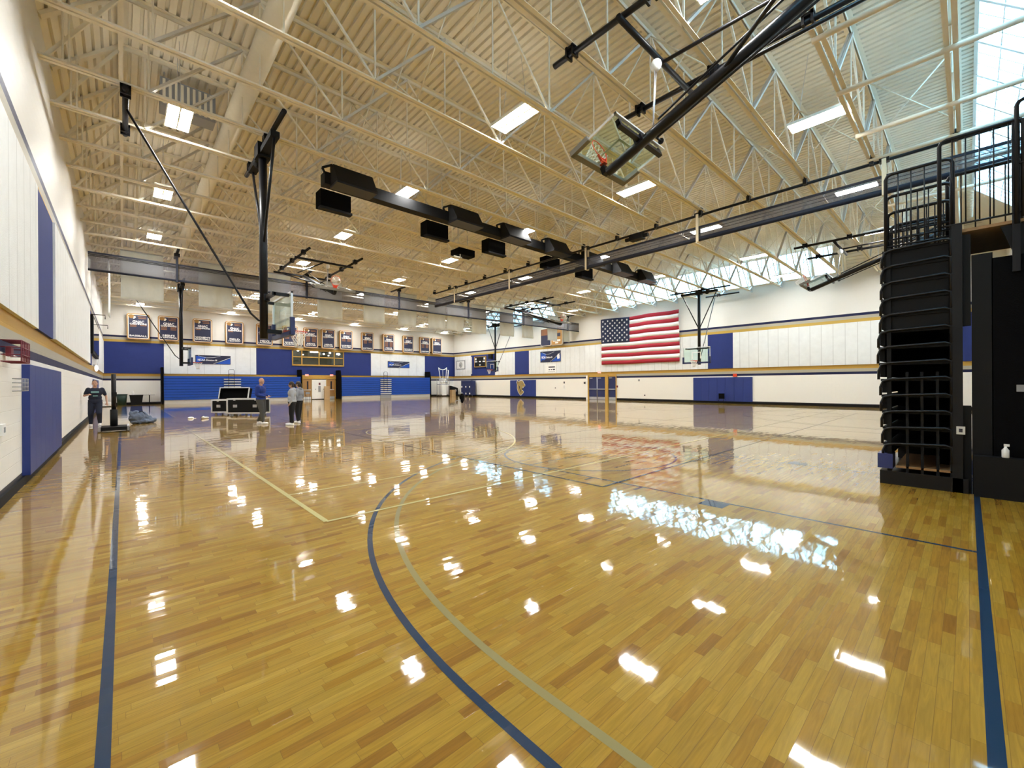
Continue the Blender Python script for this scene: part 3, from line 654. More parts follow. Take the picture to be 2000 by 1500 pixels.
champ(18.4, ["WOMEN'S",'SOCCER'], [(-.3,3),(.3,3)]); champ(20.87, ['SOFTBALL'], [(-.3,4),(.3,3)]); champ(23.5, ["MEN'S",'VOLLEYBALL'], [(-.3,6),(.3,6)])
champ(26.1, ["WOMEN'S",'VOLLEYBALL'], [(-.3,2),(.3,1)]); champ(28.47, ['WRESTLING'], [(-.3,5),(.3,5)], 'NEWA', 'framed navy banner lettered WRESTLING with two bronze columns'); champ(30.27, ['WRESTLING'], [(-.32,1)], 'NEWA', 'framed navy banner lettered WRESTLING, closest to the right corner')
for (y, m, w_, lb) in ((30.3, M_['bnavy'], 1.45, 'plain navy banner with rounded white border on the right wall'), (28.75, M_['bgold'], 1.5, 'gold banner with navy lettering blocks on the right wall')):
    t = thing('rounded_banner', lb, 'banner', (XR-.22,y,6.45), -PI/2)
    MB().prism(rrect(w_,1.85,.18), -.04, .12, 1).build('box_frame', M_['bwhite'], t); MB().box(-.4,.12,-.6,.4,.225,.6).build('wall_mount', M_['flat'], t); MB().prism(rrect(w_-.12,1.73,.12), -.055, -.04, 1).build('face_panel', m, t)
    if m == M_['bgold']: MB().box(-.5,-.065,-.05,.5,-.056,.3).build('navy_rows', M_['bnavy'], t); MB().box(-.5,-.065,-.55,.5,-.056,-.35).box(-.2,-.065,-.75,.2,-.056,-.62).build('white_rows', M_['ltr'], t)
    else: MB().box(-.6,-.065,.2,.6,-.056,.85).build('bronze_rows', M_['brown'], t)

# plain hanging banners beyond the curtain
def cloth_banner(x0, x1, y, zb, i, lb, slim=False):
    W = x1-x0; nx, nz_ = 14, 16; b = MB(); zt = 8.0; vs = []
    for a in range(nx+1):
        for c in range(nz_+1):
            u, v = a/nx, c/nz_; amp = .05*(1-v)
            dy = amp*math.sin(u*9+i) + amp*.6*math.sin(u*17+v*5+i*2) + .03*math.sin(v*7+i)
            vs.append((x0+W*u + .02*math.sin(v*5+i)*(1-v), y+dy, zb+(zt-zb)*v + .02*math.sin(u*6+i)*(1-v)))
    fs = [(a*(nz_+1)+c, (a+1)*(nz_+1)+c, (a+1)*(nz_+1)+c+1, a*(nz_+1)+c+1) for a in range(nx) for c in range(nz_)]
    t = thing('hanging_banner', lb, 'banner', (0,0,0), 0, 'pale cloth banners hanging in a row')
    o = b.add(vs, fs, True).build('cloth', M_['cloth'], t); md = o.modifiers.new('thick', 'SOLIDIFY'); md.thickness = .006
    MB().cyl((x0,y,zt),(x1,y,zt),.02,n=6).build('top_rod', M_['steel'], t); MB().cyl((x0,y+.02*math.sin(i),zb),(x1,y,zb),.016,n=6).build('bottom_rod', M_['white'], t)
HB = [(-.07,1.5),(2.9,4.4),(6.1,7.3),(8.8,10.3),(11.7,13.2),(14.15,15.65),(16.6,18.15),(18.25,19.85),(20.65,22.15),(23.65,25.25),(26.25,27.7),(29.6,31.1),(32.0,32.95)]
for i, (x0, x1) in enumerate(HB): cloth_banner(x0, x1, 27.1, 5.70, i, 'pale plain cloth banner hung behind the cross curtain, %s from the left wall' % ORD[i])
b = MB(); vs = []
for k in range(13): v = k/12; vs += [(-.55,30+.35*math.sin(v*3),5.2+2.84*v),(-.5,31.0+.35*math.sin(v*3),5.2+2.84*v)]
b.add(vs, [(2*k,2*k+1,2*k+3,2*k+2) for k in range(12)], True); o = b.build('edge_on_banner', M_['cloth']); o.modifiers.new('thick','SOLIDIFY').thickness = .03
tag(o, 'narrow white banner seen edge-on beside the left wall', 'banner')

# ------------------------------------------------------------------ flag
M_['fred'] = mat('flag_red', (0.36,0.012,0.03), .8, var=.03); M_['fwht'] = mat('flag_white', (0.80,0.80,0.80), .8, var=.02); M_['fblu'] = mat('flag_navy', (0.012,0.02,0.06), .8, var=.03)
FY0, FY1, FZ0, FZ1 = 23.3, 15.78, 3.29, 7.5
ft = thing('wall_flag', 'large flag with red and white stripes and starred navy corner on right wall', 'flag', (XR-.12,(FY0+FY1)/2,0), -PI/2)
FW, FH = FY0-FY1, FZ1-FZ0
def fpos(u, v, off=0):
    d = .045*math.sin(u*9+v*2) + .03*math.sin(u*21+1)*(1-.5*v) + .02*math.sin(v*8+u*4)
    sag = -.05*math.sin(u*PI)*1.0 + .03*math.sin(u*12)
    return (-FW/2+FW*u + .03*math.sin(v*6), -.03-abs(d)-off, FZ0+FH*v+sag*(.3+.7*v) )
for k in range(13):
    v0, v1 = 1-(k+1)/13, 1-k/13; b = MB(); n = 48; vs = []
    for i in range(n+1):
        u = i/n
        for v in (v0, (v0+v1)/2, v1): vs.append(fpos(u, v))
    b.add(vs, [(3*i+j,3*i+3+j,3*i+4+j,3*i+1+j) for i in range(n) for j in (0,1)], True)
    o = b.build('stripe', M_['fred'] if k % 2 == 0 else M_['fwht'], ft); o.modifiers.new('thick','SOLIDIFY').thickness = .008
b = MB(); n, q = 20, 14; vs = [fpos(.4*i/n, 1-7/13*(1-j/q), .012) for i in range(n+1) for j in range(q+1)]
b.add(vs, [(i*(q+1)+j,(i+1)*(q+1)+j,(i+1)*(q+1)+j+1,i*(q+1)+j+1) for i in range(n) for j in range(q)], True); can = b.build('canton', M_['fblu'], ft); can.modifiers.new('thick','SOLIDIFY').thickness = .008
for r in range(9):
    for c in range(6 if r % 2 == 0 else 5):
        u = .4*((c*2+1+(r % 2))/12); v = 1-7/13*((r+1)/10); p0 = Vector(fpos(u, v, .03)); pts = []
        for k in range(10):
            a = PI/2+k*PI/5; rr = .11 if k % 2 == 0 else .045; pts.append((p0.x+rr*math.cos(a), p0.z+rr*math.sin(a)))
        MB().prism(pts, p0.y-.004, p0.y+.004, 1).build('star', M_['fwht'], can)

# ------------------------------------------------------------------ things on the back wall
def collegiate(x, z, wd, hg, y, rz, lb, par_loc, circ=True):
    t = thing('wall_banner', lb, 'banner', par_loc, rz)
    MB().box(-wd/2,-.02,-hg/2,wd/2,0,hg/2).build('sheet', mat('banner_dark_blue', (0.010,0.014,0.05), .5), t)
    MB().prism([(-wd*.48,hg*.4),(-wd*.2,hg*.28),(-wd*.28,-hg*.1),(-wd*.48,-hg*.4)], -.024, -.02, 1).prism([(wd*.06,-hg*.46),(wd*.49,-hg*.46),(wd*.49,hg*.18)], -.024, -.02, 1).build('blue_sweep', M_['royal'], t)
    s = MB(); s.tube([(wd*.0,-.026,-hg*.45),(wd*.2,-.026,-hg*.18),(wd*.49,-.026,hg*.28)], .02, 4); s.tube([(-wd*.42,-.026,hg*.42),(-wd*.2,-.026,hg*.2),(wd*.0,-.026,hg*.25),(wd*.2,-.026,hg*.42)], .015, 4); s.build('silver_sweep', M_['alu'], t)
    if circ: MB().cyl((-wd*.33,-.03,0),(-wd*.33,-.02,0),hg*.30,n=24).build('blue_disc', M_['royal'], t)
    text('NCAA', t, -wd*.33, -.034, -hg*.04, wd*.2, hg*.22, M_['ltr']); text('Division III', t, -wd*.05, -.034, -hg*.06, wd*.3, hg*.16, M_['ltr']); return t
collegiate(0,0,2.7,.8,0,0,'long blue banner with silver sweeps on the left white back panels',(6.17,YB-.09,3.95), False)
collegiate(0,0,2.9,.78,0,0,'blue banner with round emblem on the right white back panels',(24.95,YB-.09,4.0))
t = collegiate(0,0,2.85,1.15,0,0,'dark blue banner with round emblem on the right wall left of the flag',(XR-.09,29.8,4.4)); t.rotation_euler = (0,0,-PI/2)
MB().prism([(1.0,-.3),(1.3,-.25),(1.3,.1),(1.18,.25),(1.05,.2),(.95,0)], -.03, -.022, 1).build('crest', M_['ltr'], t)
t = thing('poster', 'white lettered poster below the dark banner on the right wall', 'poster', (XR-.09,29.75,3.15), -PI/2)
MB().box(-.75,-.015,-.42,.75,0,.42).build('sheet', M_['white'], t); MB().box(-.3,-.02,.08,.6,-.016,.2).box(-.3,-.02,-.18,-.1,-.016,-.08).box(0,-.02,-.18,.2,-.016,-.08).box(.3,-.02,-.2,.6,-.016,-.06).box(-.35,-.02,-.36,.6,-.016,-.33).build('printed_rows', M_['dkl'], t)
# gallery window
t = thing('gallery_window', 'gold framed gallery window of eight panes high in the blue back panel', 'window', (15.55,YB-.05,3.66))
f = MB(); W, H = 5.35, 1.6
f.box(-W/2,-.1,-.07,W/2,.02,.07); f.box(-W/2,-.1,H-.08,W/2,.02,H+.02); f.box(-W/2,-.1,.8,W/2,.02,.9)
for x in (-W/2,-1.78,-.05,1.55,W/2-.1): f.box(x,-.1,0,x+.1,.02,H)
f.build('frame', M_['gold'], t)
MB().box(-W/2,-.055,0,W/2,-.05,H).build('glass', mat('dark_window_glass', (0.03,0.032,0.02), .06, coat=1), t)
MB().cyl((-.9,-.058,1.42),(-.1,-.058,1.42),.07,n=8).build('inside_lamp', emis('inside_lamp', (1,1,.95), 3), t)
for (x, z, r) in ((-2.1,1.5,.08),(-1.6,1.1,.06),(.5,1.25,.09),(1.15,1.4,.09),(1.0,1.1,.06),(2.1,1.3,.12),(1.95,1.3,.1)): MB().ell((x,-.06,z),r*1.3,.01,r).build('inside_lamp', emis('inside_lamp', (1,1,.95), 3), t)
# back doors
t = struct(bpy.data.objects.new('door_1', None)); C.objects.link(t); t.location = (15.6,YB-.02,0)
f = MB(); f.box(-1.75,-.1,2.2,2.3,0,2.62); f.box(-1.75,-.08,0,-1.66,0,2.2); f.box(1.60,-.08,0,1.7,0,2.2); f.box(-.84,-.08,0,-.8,0,2.2); f.box(.72,-.08,0,.76,0,2.2); f.build('frame', M_['gold'], t)
for x0, x1 in ((-1.64,-.86),(.78,1.58)):
    d = MB().box(x0,-.06,.02,x1,-.02,2.16).build('door_leaf', M_['wood'], t); MB().box((x0+x1)/2-.03,-.07,1.1,(x0+x1)/2+.12,-.062,1.95).build('vision_pane', M_['dkblue'], d); MB().box(x0+.05,-.13,1.0,x1-.05,-.07,1.07).build('push_bar', M_['alu'], d); MB().box(x0,-.07,.02,x1,-.062,.3).build('kick_plate', M_['alu'], d)
d = MB().box(-.78,-.05,.06,.7,-.02,2.12).build('white_door_leaf', M_['white'], t); MB().box(-.08,-.06,1.55,.1,-.051,1.8).build('notice', M_['maroon'], d); MB().box(-.13,-.06,.8,.12,-.051,1.45).build('door_notice', M_['grey'], d)
MB().cyl((-.4,-.06,1.1),(-.4,-.05,1.1),.04).cyl((.42,-.06,1.1),(.42,-.05,1.1),.04).build('door_knob', M_['flat'], d)
def exit_sign(loc, rz, lb):
    t = thing('exit_sign', lb, 'exit sign', loc, rz); MB().box(-.17,-.06,-.1,.17,0,.1).build('case', M_['white'], t); MB().box(-.155,-.066,-.085,.155,-.061,.085).build('lit_face', M_['exit'], t); text('EXIT', t, 0, -.072, 0, .24, .11, M_['ltr'])
exit_sign((14.3,YB-.12,2.6),0,'lit red exit sign above the left wooden door'); exit_sign((16.85,YB-.12,2.6),0,'lit red exit sign above the right wooden door'); exit_sign((XR-.08,23.6,2.6),-PI/2,'lit red exit sign over the navy double doors under the flag'); 
tag(MB().box(XR-.12,11.5,1.98,XR-.03,11.75,2.2).build('alarm_strobe', M_['orange']), 'small red alarm box on the navy stripe of the right wall', 'alarm')

# retracted blue bleachers at the back
def blue_bleacher(x0, x1, ax, label):
    t = thing('wall_bleacher', label, 'bleacher', (x0,0,0), 0, 'folded blue bleachers on the back wall'); L = x1-x0; YF = 46.25
    for k in range(9):
        z = .34+k*.232; b = MB(); b.box(0,YF+.01*k,z,L,YF+.5,z+.175)
        b.box(0,YF-.035+.01*k,z+.175,L,YF+.5,z+.205)
        b.build('seat_row', M_['royal'], t)
    MB().box(.02,YF+.06,0,L-.02,YF+.9,.34).build('kick_board', mat('grey_kick_board', (0.52,0.52,0.50), .5), t)
    MB().box(.02,YF+.1,.34,L-.02,YB-.05,2.30).build('understructure', M_['flat'], t)
    for (q, s) in ((0,-1),(L,1)):
        MB().prism([(YF-.0,0),(YF+.0,.3),(YF+.05,2.4),(YF+.25,3.15),(YB-.06,3.15),(YB-.06,0)], q+(s*.01), q+s*.16, 0).build('end_curtain', M_['blackfab'], t)
    a0 = ax-x0
    for k in range(8):
        z = .40+k*.232; st = MB().box(a0-.66,YF-.12,z+.06,a0+.66,YF+.3,z+.15).build('aisle_step', M_['alu'], t)
    MB().box(a0-.66,YF-.05,0,a0+.66,YF+.2,.38).build('aisle_base', M_['grey'], t)
    b = MB()
    for k in range(5):
        z = .75+k*.42; b.tube([(a0-.32,YF-.18,z),(a0-.32,YF-.18,z+.5),(a0-.25,YF-.18,z+.6),(a0+.05,YF-.18,z+.62),(a0+.12,YF-.18,z+.5),(a0+.12,YF-.18,z)],.018,6)
    b.build('aisle_handrail', M_['black'], t); return t
blue_bleacher(2.55, 13.35, 7.45, 'folded royal blue bleacher to the left of the wooden doors')
blue_bleacher(17.5, 28.6, 22.6, 'folded royal blue bleacher to the right of the wooden doors')

# ------------------------------------------------------------------ right wall things
def sbox(x, y, z, wd, hg, rz, label, loc):
    t = thing('scoreboard', label, 'scoreboard', loc, rz); MB().box(-wd/2,-.12,-hg/2,wd/2,0,hg/2).build('case', M_['flat'], t)
    f = MB(); f.box(-wd/2-.03,-.14,-hg/2-.03,-wd/2+.03,-.0,hg/2+.03); f.box(wd/2-.03,-.14,-hg/2-.03,wd/2+.03,0,hg/2+.03); f.box(-wd/2,-.14,-hg/2-.03,wd/2,0,-hg/2+.03); f.box(-wd/2,-.14,hg/2-.03,wd/2,0,hg/2+.03); f.build('frame', M_['gold'], t)
    for (a, c, w2, h2) in ((-.36,.02,.22,.1),(0,.02,.18,.1),(.36,.02,.22,.1),(0,-.32,.14,.1),(-.38,.28,.12,.2),(.4,.3,.12,.2)): MB().box((a-w2/2)*wd,-.13,(c-h2/2)*hg,(a+w2/2)*wd,-.121,(c+h2/2)*hg).build('digit_window', M_['white'], t)
    return t
sbox(0,0,0,2.2,1.25,0,'black gold-framed scoreboard on the blue panel of the right wall',(XR-.05,41.6,4.35)).rotation_euler = (0,0,-PI/2)
t = thing('framed_seal', 'square framed seal on the white panel near the far right corner', 'framed picture', (XR-.07,45.8,4.1), -PI/2)
f = MB(); f.box(-.95,-.05,-.58,-.88,0,.58); f.box(.88,-.05,-.58,.95,0,.58); f.box(-.95,-.05,.51,.95,0,.58); f.box(-.95,-.05,-.58,.95,0,-.51); f.build('frame', M_['grey'], t)
MB().box(-.88,-.02,-.51,.88,0,.51).build('sheet', M_['white'], t); MB().cyl((0,-.03,0),(0,-.021,0),.38,n=24).build('seal', mat('grey_print', (0.45,0.45,0.42), .7), t); MB().cyl((-.1,-.036,-.05),(-.1,-.031,-.05),.16,n=16).build('seal_core', M_['grey'], t)
t = thing('vertical_sign', 'tall narrow white and navy sign strip beside the scoreboard panel', 'sign', (XR-.08,43.45,3.95), -PI/2); MB().box(-.1,-.04,-1.1,.1,0,1.1).build('board', M_['white'], t)
b = MB()
for k in range(14): b.box(-.06,-.046,-1.0+k*.15,.06,-.041,-.93+k*.15)
b.build('letter_blocks', M_['dkl'], t)
t = thing('wall_loudspeaker', 'small black loudspeaker on the blue panel beside the scoreboard', 'loudspeaker', (XR-.08,39.4,4.9), -PI/2); MB().box(-.25,-.35,-.3,.25,0,.3).build('cabinet', M_['flat'], t)
# wall pads
def pad(side, a, c, z1, label, th=.06):
    b = MB()
    if side == 'R':
        n = max(1, int(round((c-a)/.61))); s = (c-a)/n
        for k in range(n): b.box(XR-.03-th,a+k*s+.004,.16,XR-.0,a+(k+1)*s-.004,z1)
    else:
        n = max(1, int(round((c-a)/.61))); s = (c-a)/n
        for k in range(n): b.box(XL,a+k*s+.002,.14,XL+th,a+(k+1)*s-.002,z1)
    o = b.build('wall_pad', mat('blue_wall_pad', (0.014,0.035,0.20), .45)); return tag(o, label, 'wall pad')
pad('R', 10.47, 14.71, 1.95, 'plain blue wall pad low on the right wall under the far backboard'); pad('R', 32.0, 36.1, 1.97, 'blue wall pad carrying a gold big cat emblem')
pad('L', 10.25, 14.95, 1.92, 'thick blue wall pad on the left wall closest to the camera', .09); pad('L', 31.5, 37.4, 1.93, 'far blue wall pad on the left wall behind the walking man', .06)
# big cat emblem
M_['egold2'] = mat('emblem_gold', (0.34,0.24,0.08), .6)
t = thing('cat_emblem', 'gold and white roaring big cat head emblem on blue pad', 'emblem', (XR-.10,34.3,1.1), -PI/2)
OUT = [(-.50,.84),(-.38,.66),(-.18,.74),(.05,.82),(.28,.78),(.44,.62),(.52,.46),(.64,.38),(.68,.24),(.60,.14),(.38,.12),(.28,.0),(.24,-.18),(.32,-.36),(.46,-.38),(.42,-.54),(.24,-.66),(.0,-.84),(-.22,-.68),(-.44,-.42),(-.58,-.05),(-.56,.3),(-.66,.58)]
MB().prism([(x*1.07, z*1.06) for x, z in OUT], -.008, 0, 1).build('white_outline', M_['ltr'], t)
MB().prism(OUT, -.014, -.007, 1).build('head', M_['egold2'], t)
MB().prism([(-.52,.74),(-.40,.60),(-.46,.46)], -.020, -.013, 1).prism([(.10,.42),(.34,.44),(.28,.34)], -.020, -.013, 1).prism([(-.30,.3),(-.12,.1),(-.2,-.2),(-.26,.05)], -.020, -.013, 1).prism([(.26,.04),(.42,.06),(.40,-.26),(.28,-.30),(.16,-.14)], -.020, -.013, 1).prism([(-.1,-.1),(.06,-.3),(.06,-.56),(-.06,-.36)], -.020, -.013, 1).build('dark_markings', M_['bnavy'], t)
MB().prism([(.30,.12),(.38,.12),(.35,-.12)], -.026, -.019, 1).prism([(.42,.12),(.50,.13),(.47,-.02)], -.026, -.019, 1).prism([(.22,-.36),(.32,-.36),(.28,-.20)], -.026, -.019, 1).prism([(.34,-.38),(.42,-.38),(.39,-.28)], -.026, -.019, 1).prism([(.16,.38),(.28,.39),(.24,.35)], -.026, -.019, 1).build('fangs', M_['ltr'], t)
# navy doors on the right wall
t = struct(bpy.data.objects.new('door_2', None)); C.objects.link(t); t.location = (XR-.0,23.5,0); t.rotation_euler = (0,0,-PI/2)
f = MB(); f.box(-1.7,-.06,0,-1.5,0,2.3) ; f.build('white_post', M_['white'], t)
f = MB(); f.box(-1.48,-.1,0,-1.34,0,2.37); f.box(.56,-.16,0,.86,0,2.37); f.box(1.66,-.08,0,1.72,0,2.2); f.box(-1.4,-.06,2.17,1.7,0,2.37); f.build('gold_frame', M_['gold'], t)
for x0, x1 in ((-1.33,-.42),(-.36,.54),(.88,1.64)):
    d = MB().box(x0,-.05,.02,x1,0,2.15).build('door_leaf', M_['navy'], t); MB().box(x0+.03,-.12,.98,x1-.03,-.06,1.04).build('push_bar', M_['alu'], d); MB().box(x0+.01,-.06,.02,x1-.01,-.051,.27).build('kick_plate', M_['steel'], d); MB().box(x0+.1,-.1,2.02,x0+.4,-.051,2.08).build('door_closer', M_['steel'], d)
MB().cyl((-.39,-.07,0),(-.39,-.07,2.15),.03,n=8).build('mullion', M_['steel'], t)
t = thing('extinguisher_sign', 'slim white notice with dark square above, left of navy doors', 'sign', (XR-.0,28.0,1.2), -PI/2); MB().box(-.06,-.03,.35,.08,0,.55).build('square', M_['dkl'], t); MB().box(-.05,-.03,-.3,.1,0,.28).build('notice', M_['white'], t); MB().box(0,-.036,-.15,.03,-.031,.15).build('print', M_['dkl'], t)
for i, (y, z, s, m, lb) in enumerate(((25.4,1.6,.09,'dkl','dark square switch plate left of the navy doors'),(27.2+2.0,1.1,.05,'dkl','small dark knob on white wall left of notice'),(21.73,1.25,.09,'maroon','dark red pull station right of the navy doors'),(19.5,1.8,.08,'grey','grey plate high on the white block right of the doors'),(18.96,.5,.05,'dkl','small black outlet low on the wall beneath the flag'),(12.3-10.3,.68,.07,'grey','grey outlet plate low beside the black bleacher'))):
    o = MB().box(XR-.03,y-s,z-s,XR+.0,y+s,z+s).build('wall_plate', M_[m]); tag(o, lb, 'wall plate')
t = thing('folded_chair', 'dark folded chair leaning against the plain blue pad', 'seat', (XR-.35,12.45,0), -PI/2); MB().box(-.2,-.1,.35,.2,-.04,.75).build('seat', M_['blackfab'], t)
for s in (-1,1): MB().cyl((s*.18,-.3,0),(s*.14,.1,.7),.015,n=6).build('leg', M_['flat'], t)

# ------------------------------------------------------------------ left wall things
t = thing('wire_guard', 'maroon wire guard over a wall device at the far left edge', 'wire guard', (XL+.015,8.9,1.9))
b = MB()
for k in range(6): b.tube([(0,-.33+k*.132,.28),(.18,-.33+k*.132,.28),(.18,-.33+k*.132,0),(0,-.33+k*.132,0)],.008,5)
for z in (0,.09,.19,.28): b.tube([(0,-.33,z),(.18,-.33,z),(.18,.33,z),(0,.33,z)],.008,5)
b.build('cage', M_['maroon'], t); MB().box(0.01,-.08,.08,.06,.1,.2).build('device', M_['maroon'], t)
t = thing('wire_guard', 'grey wire guard on white block wall before the near blue pad', 'wire guard', (XL+.015,9.6,1.5)); b = MB()
for k in range(5): b.tube([(0,-.25+k*.125,.18),(.1,-.25+k*.125,.18),(.1,-.25+k*.125,0),(0,-.25+k*.125,0)],.006,5)
for z in (0,.06,.12,.18): b.tube([(0,-.25,z),(.1,-.25,z),(.1,.25,z),(0,.25,z)],.006,5)
b.build('cage', M_['grey'], t)
t = thing('wall_outlet', 'white outlet box at the left edge low on the wall', 'outlet', (XL,8.62,.92)); MB().box(0,-.1,0,.04,.1,.15).build('cover', M_['white'], t); MB().box(.04,-.04,.04,.045,.04,.11).build('socket', M_['grey'], t)
t = thing('wall_scoreboard', 'large black scoreboard seen edge-on far along the left wall', 'scoreboard', (XL,31.6,0)); MB().box(0,-3.2,3.15,.15,3.2,5.0).build('case', M_['flat'], t); MB().box(.15,-3.0,3.3,.17,3.0,4.85).build('face', mat('scoreboard_glass', (0.02,0.02,0.03), .1, coat=1), t)
for q in (-2.4, 2.4): MB().tube([(0,q,5.1),(.55,q,5.1),(.55,q,4.9)],.02,6).build('cage_arm', M_['flat'], t)
t = thing('globe_lamp', 'small white globe lamp glowing below the left scoreboard', 'wall lamp', (XL+.13,31.6,2.42)); MB().ell((.02,0,.1),.08,.16,.17).build('globe', emis('globe_glow', (1,.9,.85), .6), t); MB().box(-.12,-.06,.2,-.02,.06,.3).build('bracket', M_['steel'], t)

# ------------------------------------------------------------------ near black telescopic bleacher
bl = thing('telescopic_bleacher', 'tall black folded bleacher stack with guard rails at the right edge', 'bleacher', (8.62,0,0)); LB = 15.5
for k in range(13):
    z = .42+k*.245; y1 = .93-.006*abs(k-6) + (.015 if k in (5,6,7) else 0)
    st = MB(); st.box(.0,.14,z+.17,LB,y1,z+.205)
    if k > 7: st.box(.02,.18,z-.03,.06,y1-.04,z+.17)
    st.box(.05,y1-.07,z-.01,LB,y1-.01,z+.17); st.build('tier', M_['flat'], bl)
    pts = [(-.03,.16,z-.02),(-.03,.16,z+.2),(-.03,.22,z+.225),(-.03,y1-.12,z+.20),(-.03,y1-.03,z+.17),(-.03,y1,z+.08),(-.03,y1,z-.05)]
    MB().tube(pts,.018,6).build('tier_end_rail', M_['black'], bl)
for (y, wd, zt) in ((.13,.09,3.7),(.30,.03,1.7),(.46,.03,1.7),(.62,.03,1.7),(.82,.05,3.6)): MB().box(-.02,y-wd/2,.12,.06,y+wd/2,zt).build('end_post', M_['flat'], bl)
MB().box(-.04,.05,.0,.10,.155,3.75).build('end_post', M_['black'], bl)
MB().box(-.04,.0,.0,LB,.93,.20).build('base_skirt', M_['black'], bl); MB().box(-.05,.78,.24,.3,.955,.46).build('blue_corner_cap', mat('blue_cap', (0.02,0.035,0.16), .4), bl)['label'] = 'blue corner cap on the lowest tier'
MB().box(-.02,.15,.26,LB,.75,.29).build('tread', M_['ply'], bl)
for x in (1.6, 4.0, 7.0, 10.0, 13.0): MB().box(x,.16,0,x+.08,.86,3.5).build('inner_frame', M_['flat'], bl)
MB().box(.6,.2,.2,LB,.3,3.55).build('dark_gap_backing', M_['blackfab'], bl)  # black sheet added behind the tiers so their gaps stay dark
# rear mass: curtain and storage behind the slit
MB().box(0,YN+.03,0,.05,-.22,3.22).box(.05,YN+.03,.0,LB,-.9,3.55).build('rear_curtain', M_['blackfab'], bl)
MB().box(.0,-.23,0,.06,-.035,3.3).box(0,-.03,0,.06,.05,1.22).box(0,-.03,2.33,.06,.05,3.6).build('slit_frame', M_['flat'], bl)
MB().box(.0,-.9,3.64,1.6,.05,3.68).build('top_deck', M_['ply'], bl); MB().prism([(-1.25,3.2),(-.42,3.22),(-.34,3.50),(-.30,3.62),(-1.25,3.64)], .0, .04, 0).build('deck_bracket', M_['flat'], bl)
# guard rails
def guard(x, y0, y1, z0, z1, bars, rails, nm='guard_rail'):
    r = .024; c = .07; b = MB()
    b.tube([(x,y0,z0),(x,y0,z1-c),(x,y0+(c*.3 if y1>y0 else -c*.3),z1-c*.3),(x,y0+(c if y1>y0 else -c),z1),(x,y1-(c if y1>y0 else -c),z1),(x,y1-(c*.3 if y1>y0 else -c*.3),z1-c*.3),(x,y1,z1-c),(x,y1,z0)], r, 8)
    for q in rails: b.cyl((x,y0,q),(x,y1,q),.014,n=6)
    n = bars
    for k in range(1, n): y = y0+(y1-y0)*k/n; b.cyl((x,y,z0+.05),(x,y,z1),.0085,n=5)
    return b.build(nm, M_['black'], bl)
guard(0,.85,.14,3.5,4.72,5,(3.62,)); guard(.12,.86,.15,3.5,4.42,6,(3.75,)); guard(.3,.86,.15,3.5,4.22,8,(3.9,)); guard(.5,.86,.15,3.5,3.98,8,()); guard(.8,.86,.15,3.5,4.15,7,())
guard(-.02,.27,-.50,3.70,4.98,6,(3.76,)); guard(-.03,-.44,-1.25,3.62,5.22,6,(4.4,)); guard(.4,.2,-.5,3.7,4.6,5,())
MB().box(-.03,-.47,3.0,.03,-.40,5.0).build('rail_post', M_['black'], bl)
t_ = MB().box(-.06,.03,.82,-.045,.115,.93).build('label_plate', M_['alu'], bl); t_['label'] = 'small silver plate with dark symbols'
MB().box(-.066,.055,.85,-.061,.09,.90).build('plate_mark', M_['dkl'], t_)
t_ = MB().box(-.01,-.52,1.42,.0,-.43,1.51).build('label_plate', M_['grey'], bl)
t = thing('spray_bottle', 'small white spray bottle standing inside the dark bleacher end', 'bottle', (8.45,-.32,.0))
MB().box(-.15,-.28,.0,.1,.25,.55).build('storage_box', M_['flat'], bl).location = (0,-.30,0)
t.location = (8.52,-.33,.55); MB().lathe([(.03,0),(.035,.01),(.035,.10),(.015,.13),(.012,.15)],n=12).build('bottle_body', M_['white'], t); MB().box(-.01,-.035,.15,.012,.015,.18).build('spray_head', M_['white'], t)

# ------------------------------------------------------------------ things on the floor
# net standard on a weighted base
t = thing('net_standard', 'tall black portable post with slatted weighted base near left sideline', 'net post', (-.24,20.25,0), math.radians(0))
MB().cyl((0,0,.12),(0,0,.75),.10,n=12).build('lower_sleeve', M_['flat'], t); MB().cyl((0,0,.75),(0,0,1.98),.065,n=12).build('post', M_['black'], t); MB().box(-.06,-.06,1.2,.08,.06,1.35).build('winch', M_['flat'], t)
b = MB()
for k in range(6): b.box(-.32,-.5+k*.17,.05,.36,-.38+k*.17,.17)
b.build('weight_bars', M_['flat'], t); b = MB(); b.box(-.38,-.56,.03,-.32,.56,.19); b.box(.34,-.56,.03,.40,.56,.19); b.build('base_frame', M_['grey'], t)
for s in (-1,1): MB().cyl((.37,s*.5-.02,.05),(.37,s*.5+.02,.05),.05,n=12).build('wheel', M_['flat'], t)
# duffel bag
t = thing('duffel_bag', 'slumped grey blue duffel bag on the floor near the net post', 'bag', (.55,23.4,0), .6)
b = MB(); b.ell((-.15,0,.22),.27,.22,.22); b.ell((-.2,.05,.36),.17,.15,.13); b.ell((.12,.03,.24),.16,.18,.17,R=Matrix.Rotation(.4,3,'Y')); b.ell((.36,.02,.11),.2,.15,.12); b.ell((0,-.05,.08),.45,.22,.09); o = b.build('bag_body', mat('slate_blue_cloth', (0.10,0.13,0.19), .8, bump=.6, bscale=6), t); t.scale = (1.0,1.1,1.12)
md = o.modifiers.new('blend','REMESH'); md.mode = 'VOXEL'; md.voxel_size = .02; md.use_smooth_shade = True
tx_ = bpy.data.textures.new('folds', 'CLOUDS'); tx_.noise_scale = .13; tx_.noise_depth = 1; dm = o.modifiers.new('folds', 'DISPLACE'); dm.texture = tx_; dm.strength = .13; dm.mid_level = .5
MB().tube([(-.2,-.05,.40),(-.05,-.1,.46),(.15,-.05,.33)],.012,6).build('strap', M_['flat'], t)
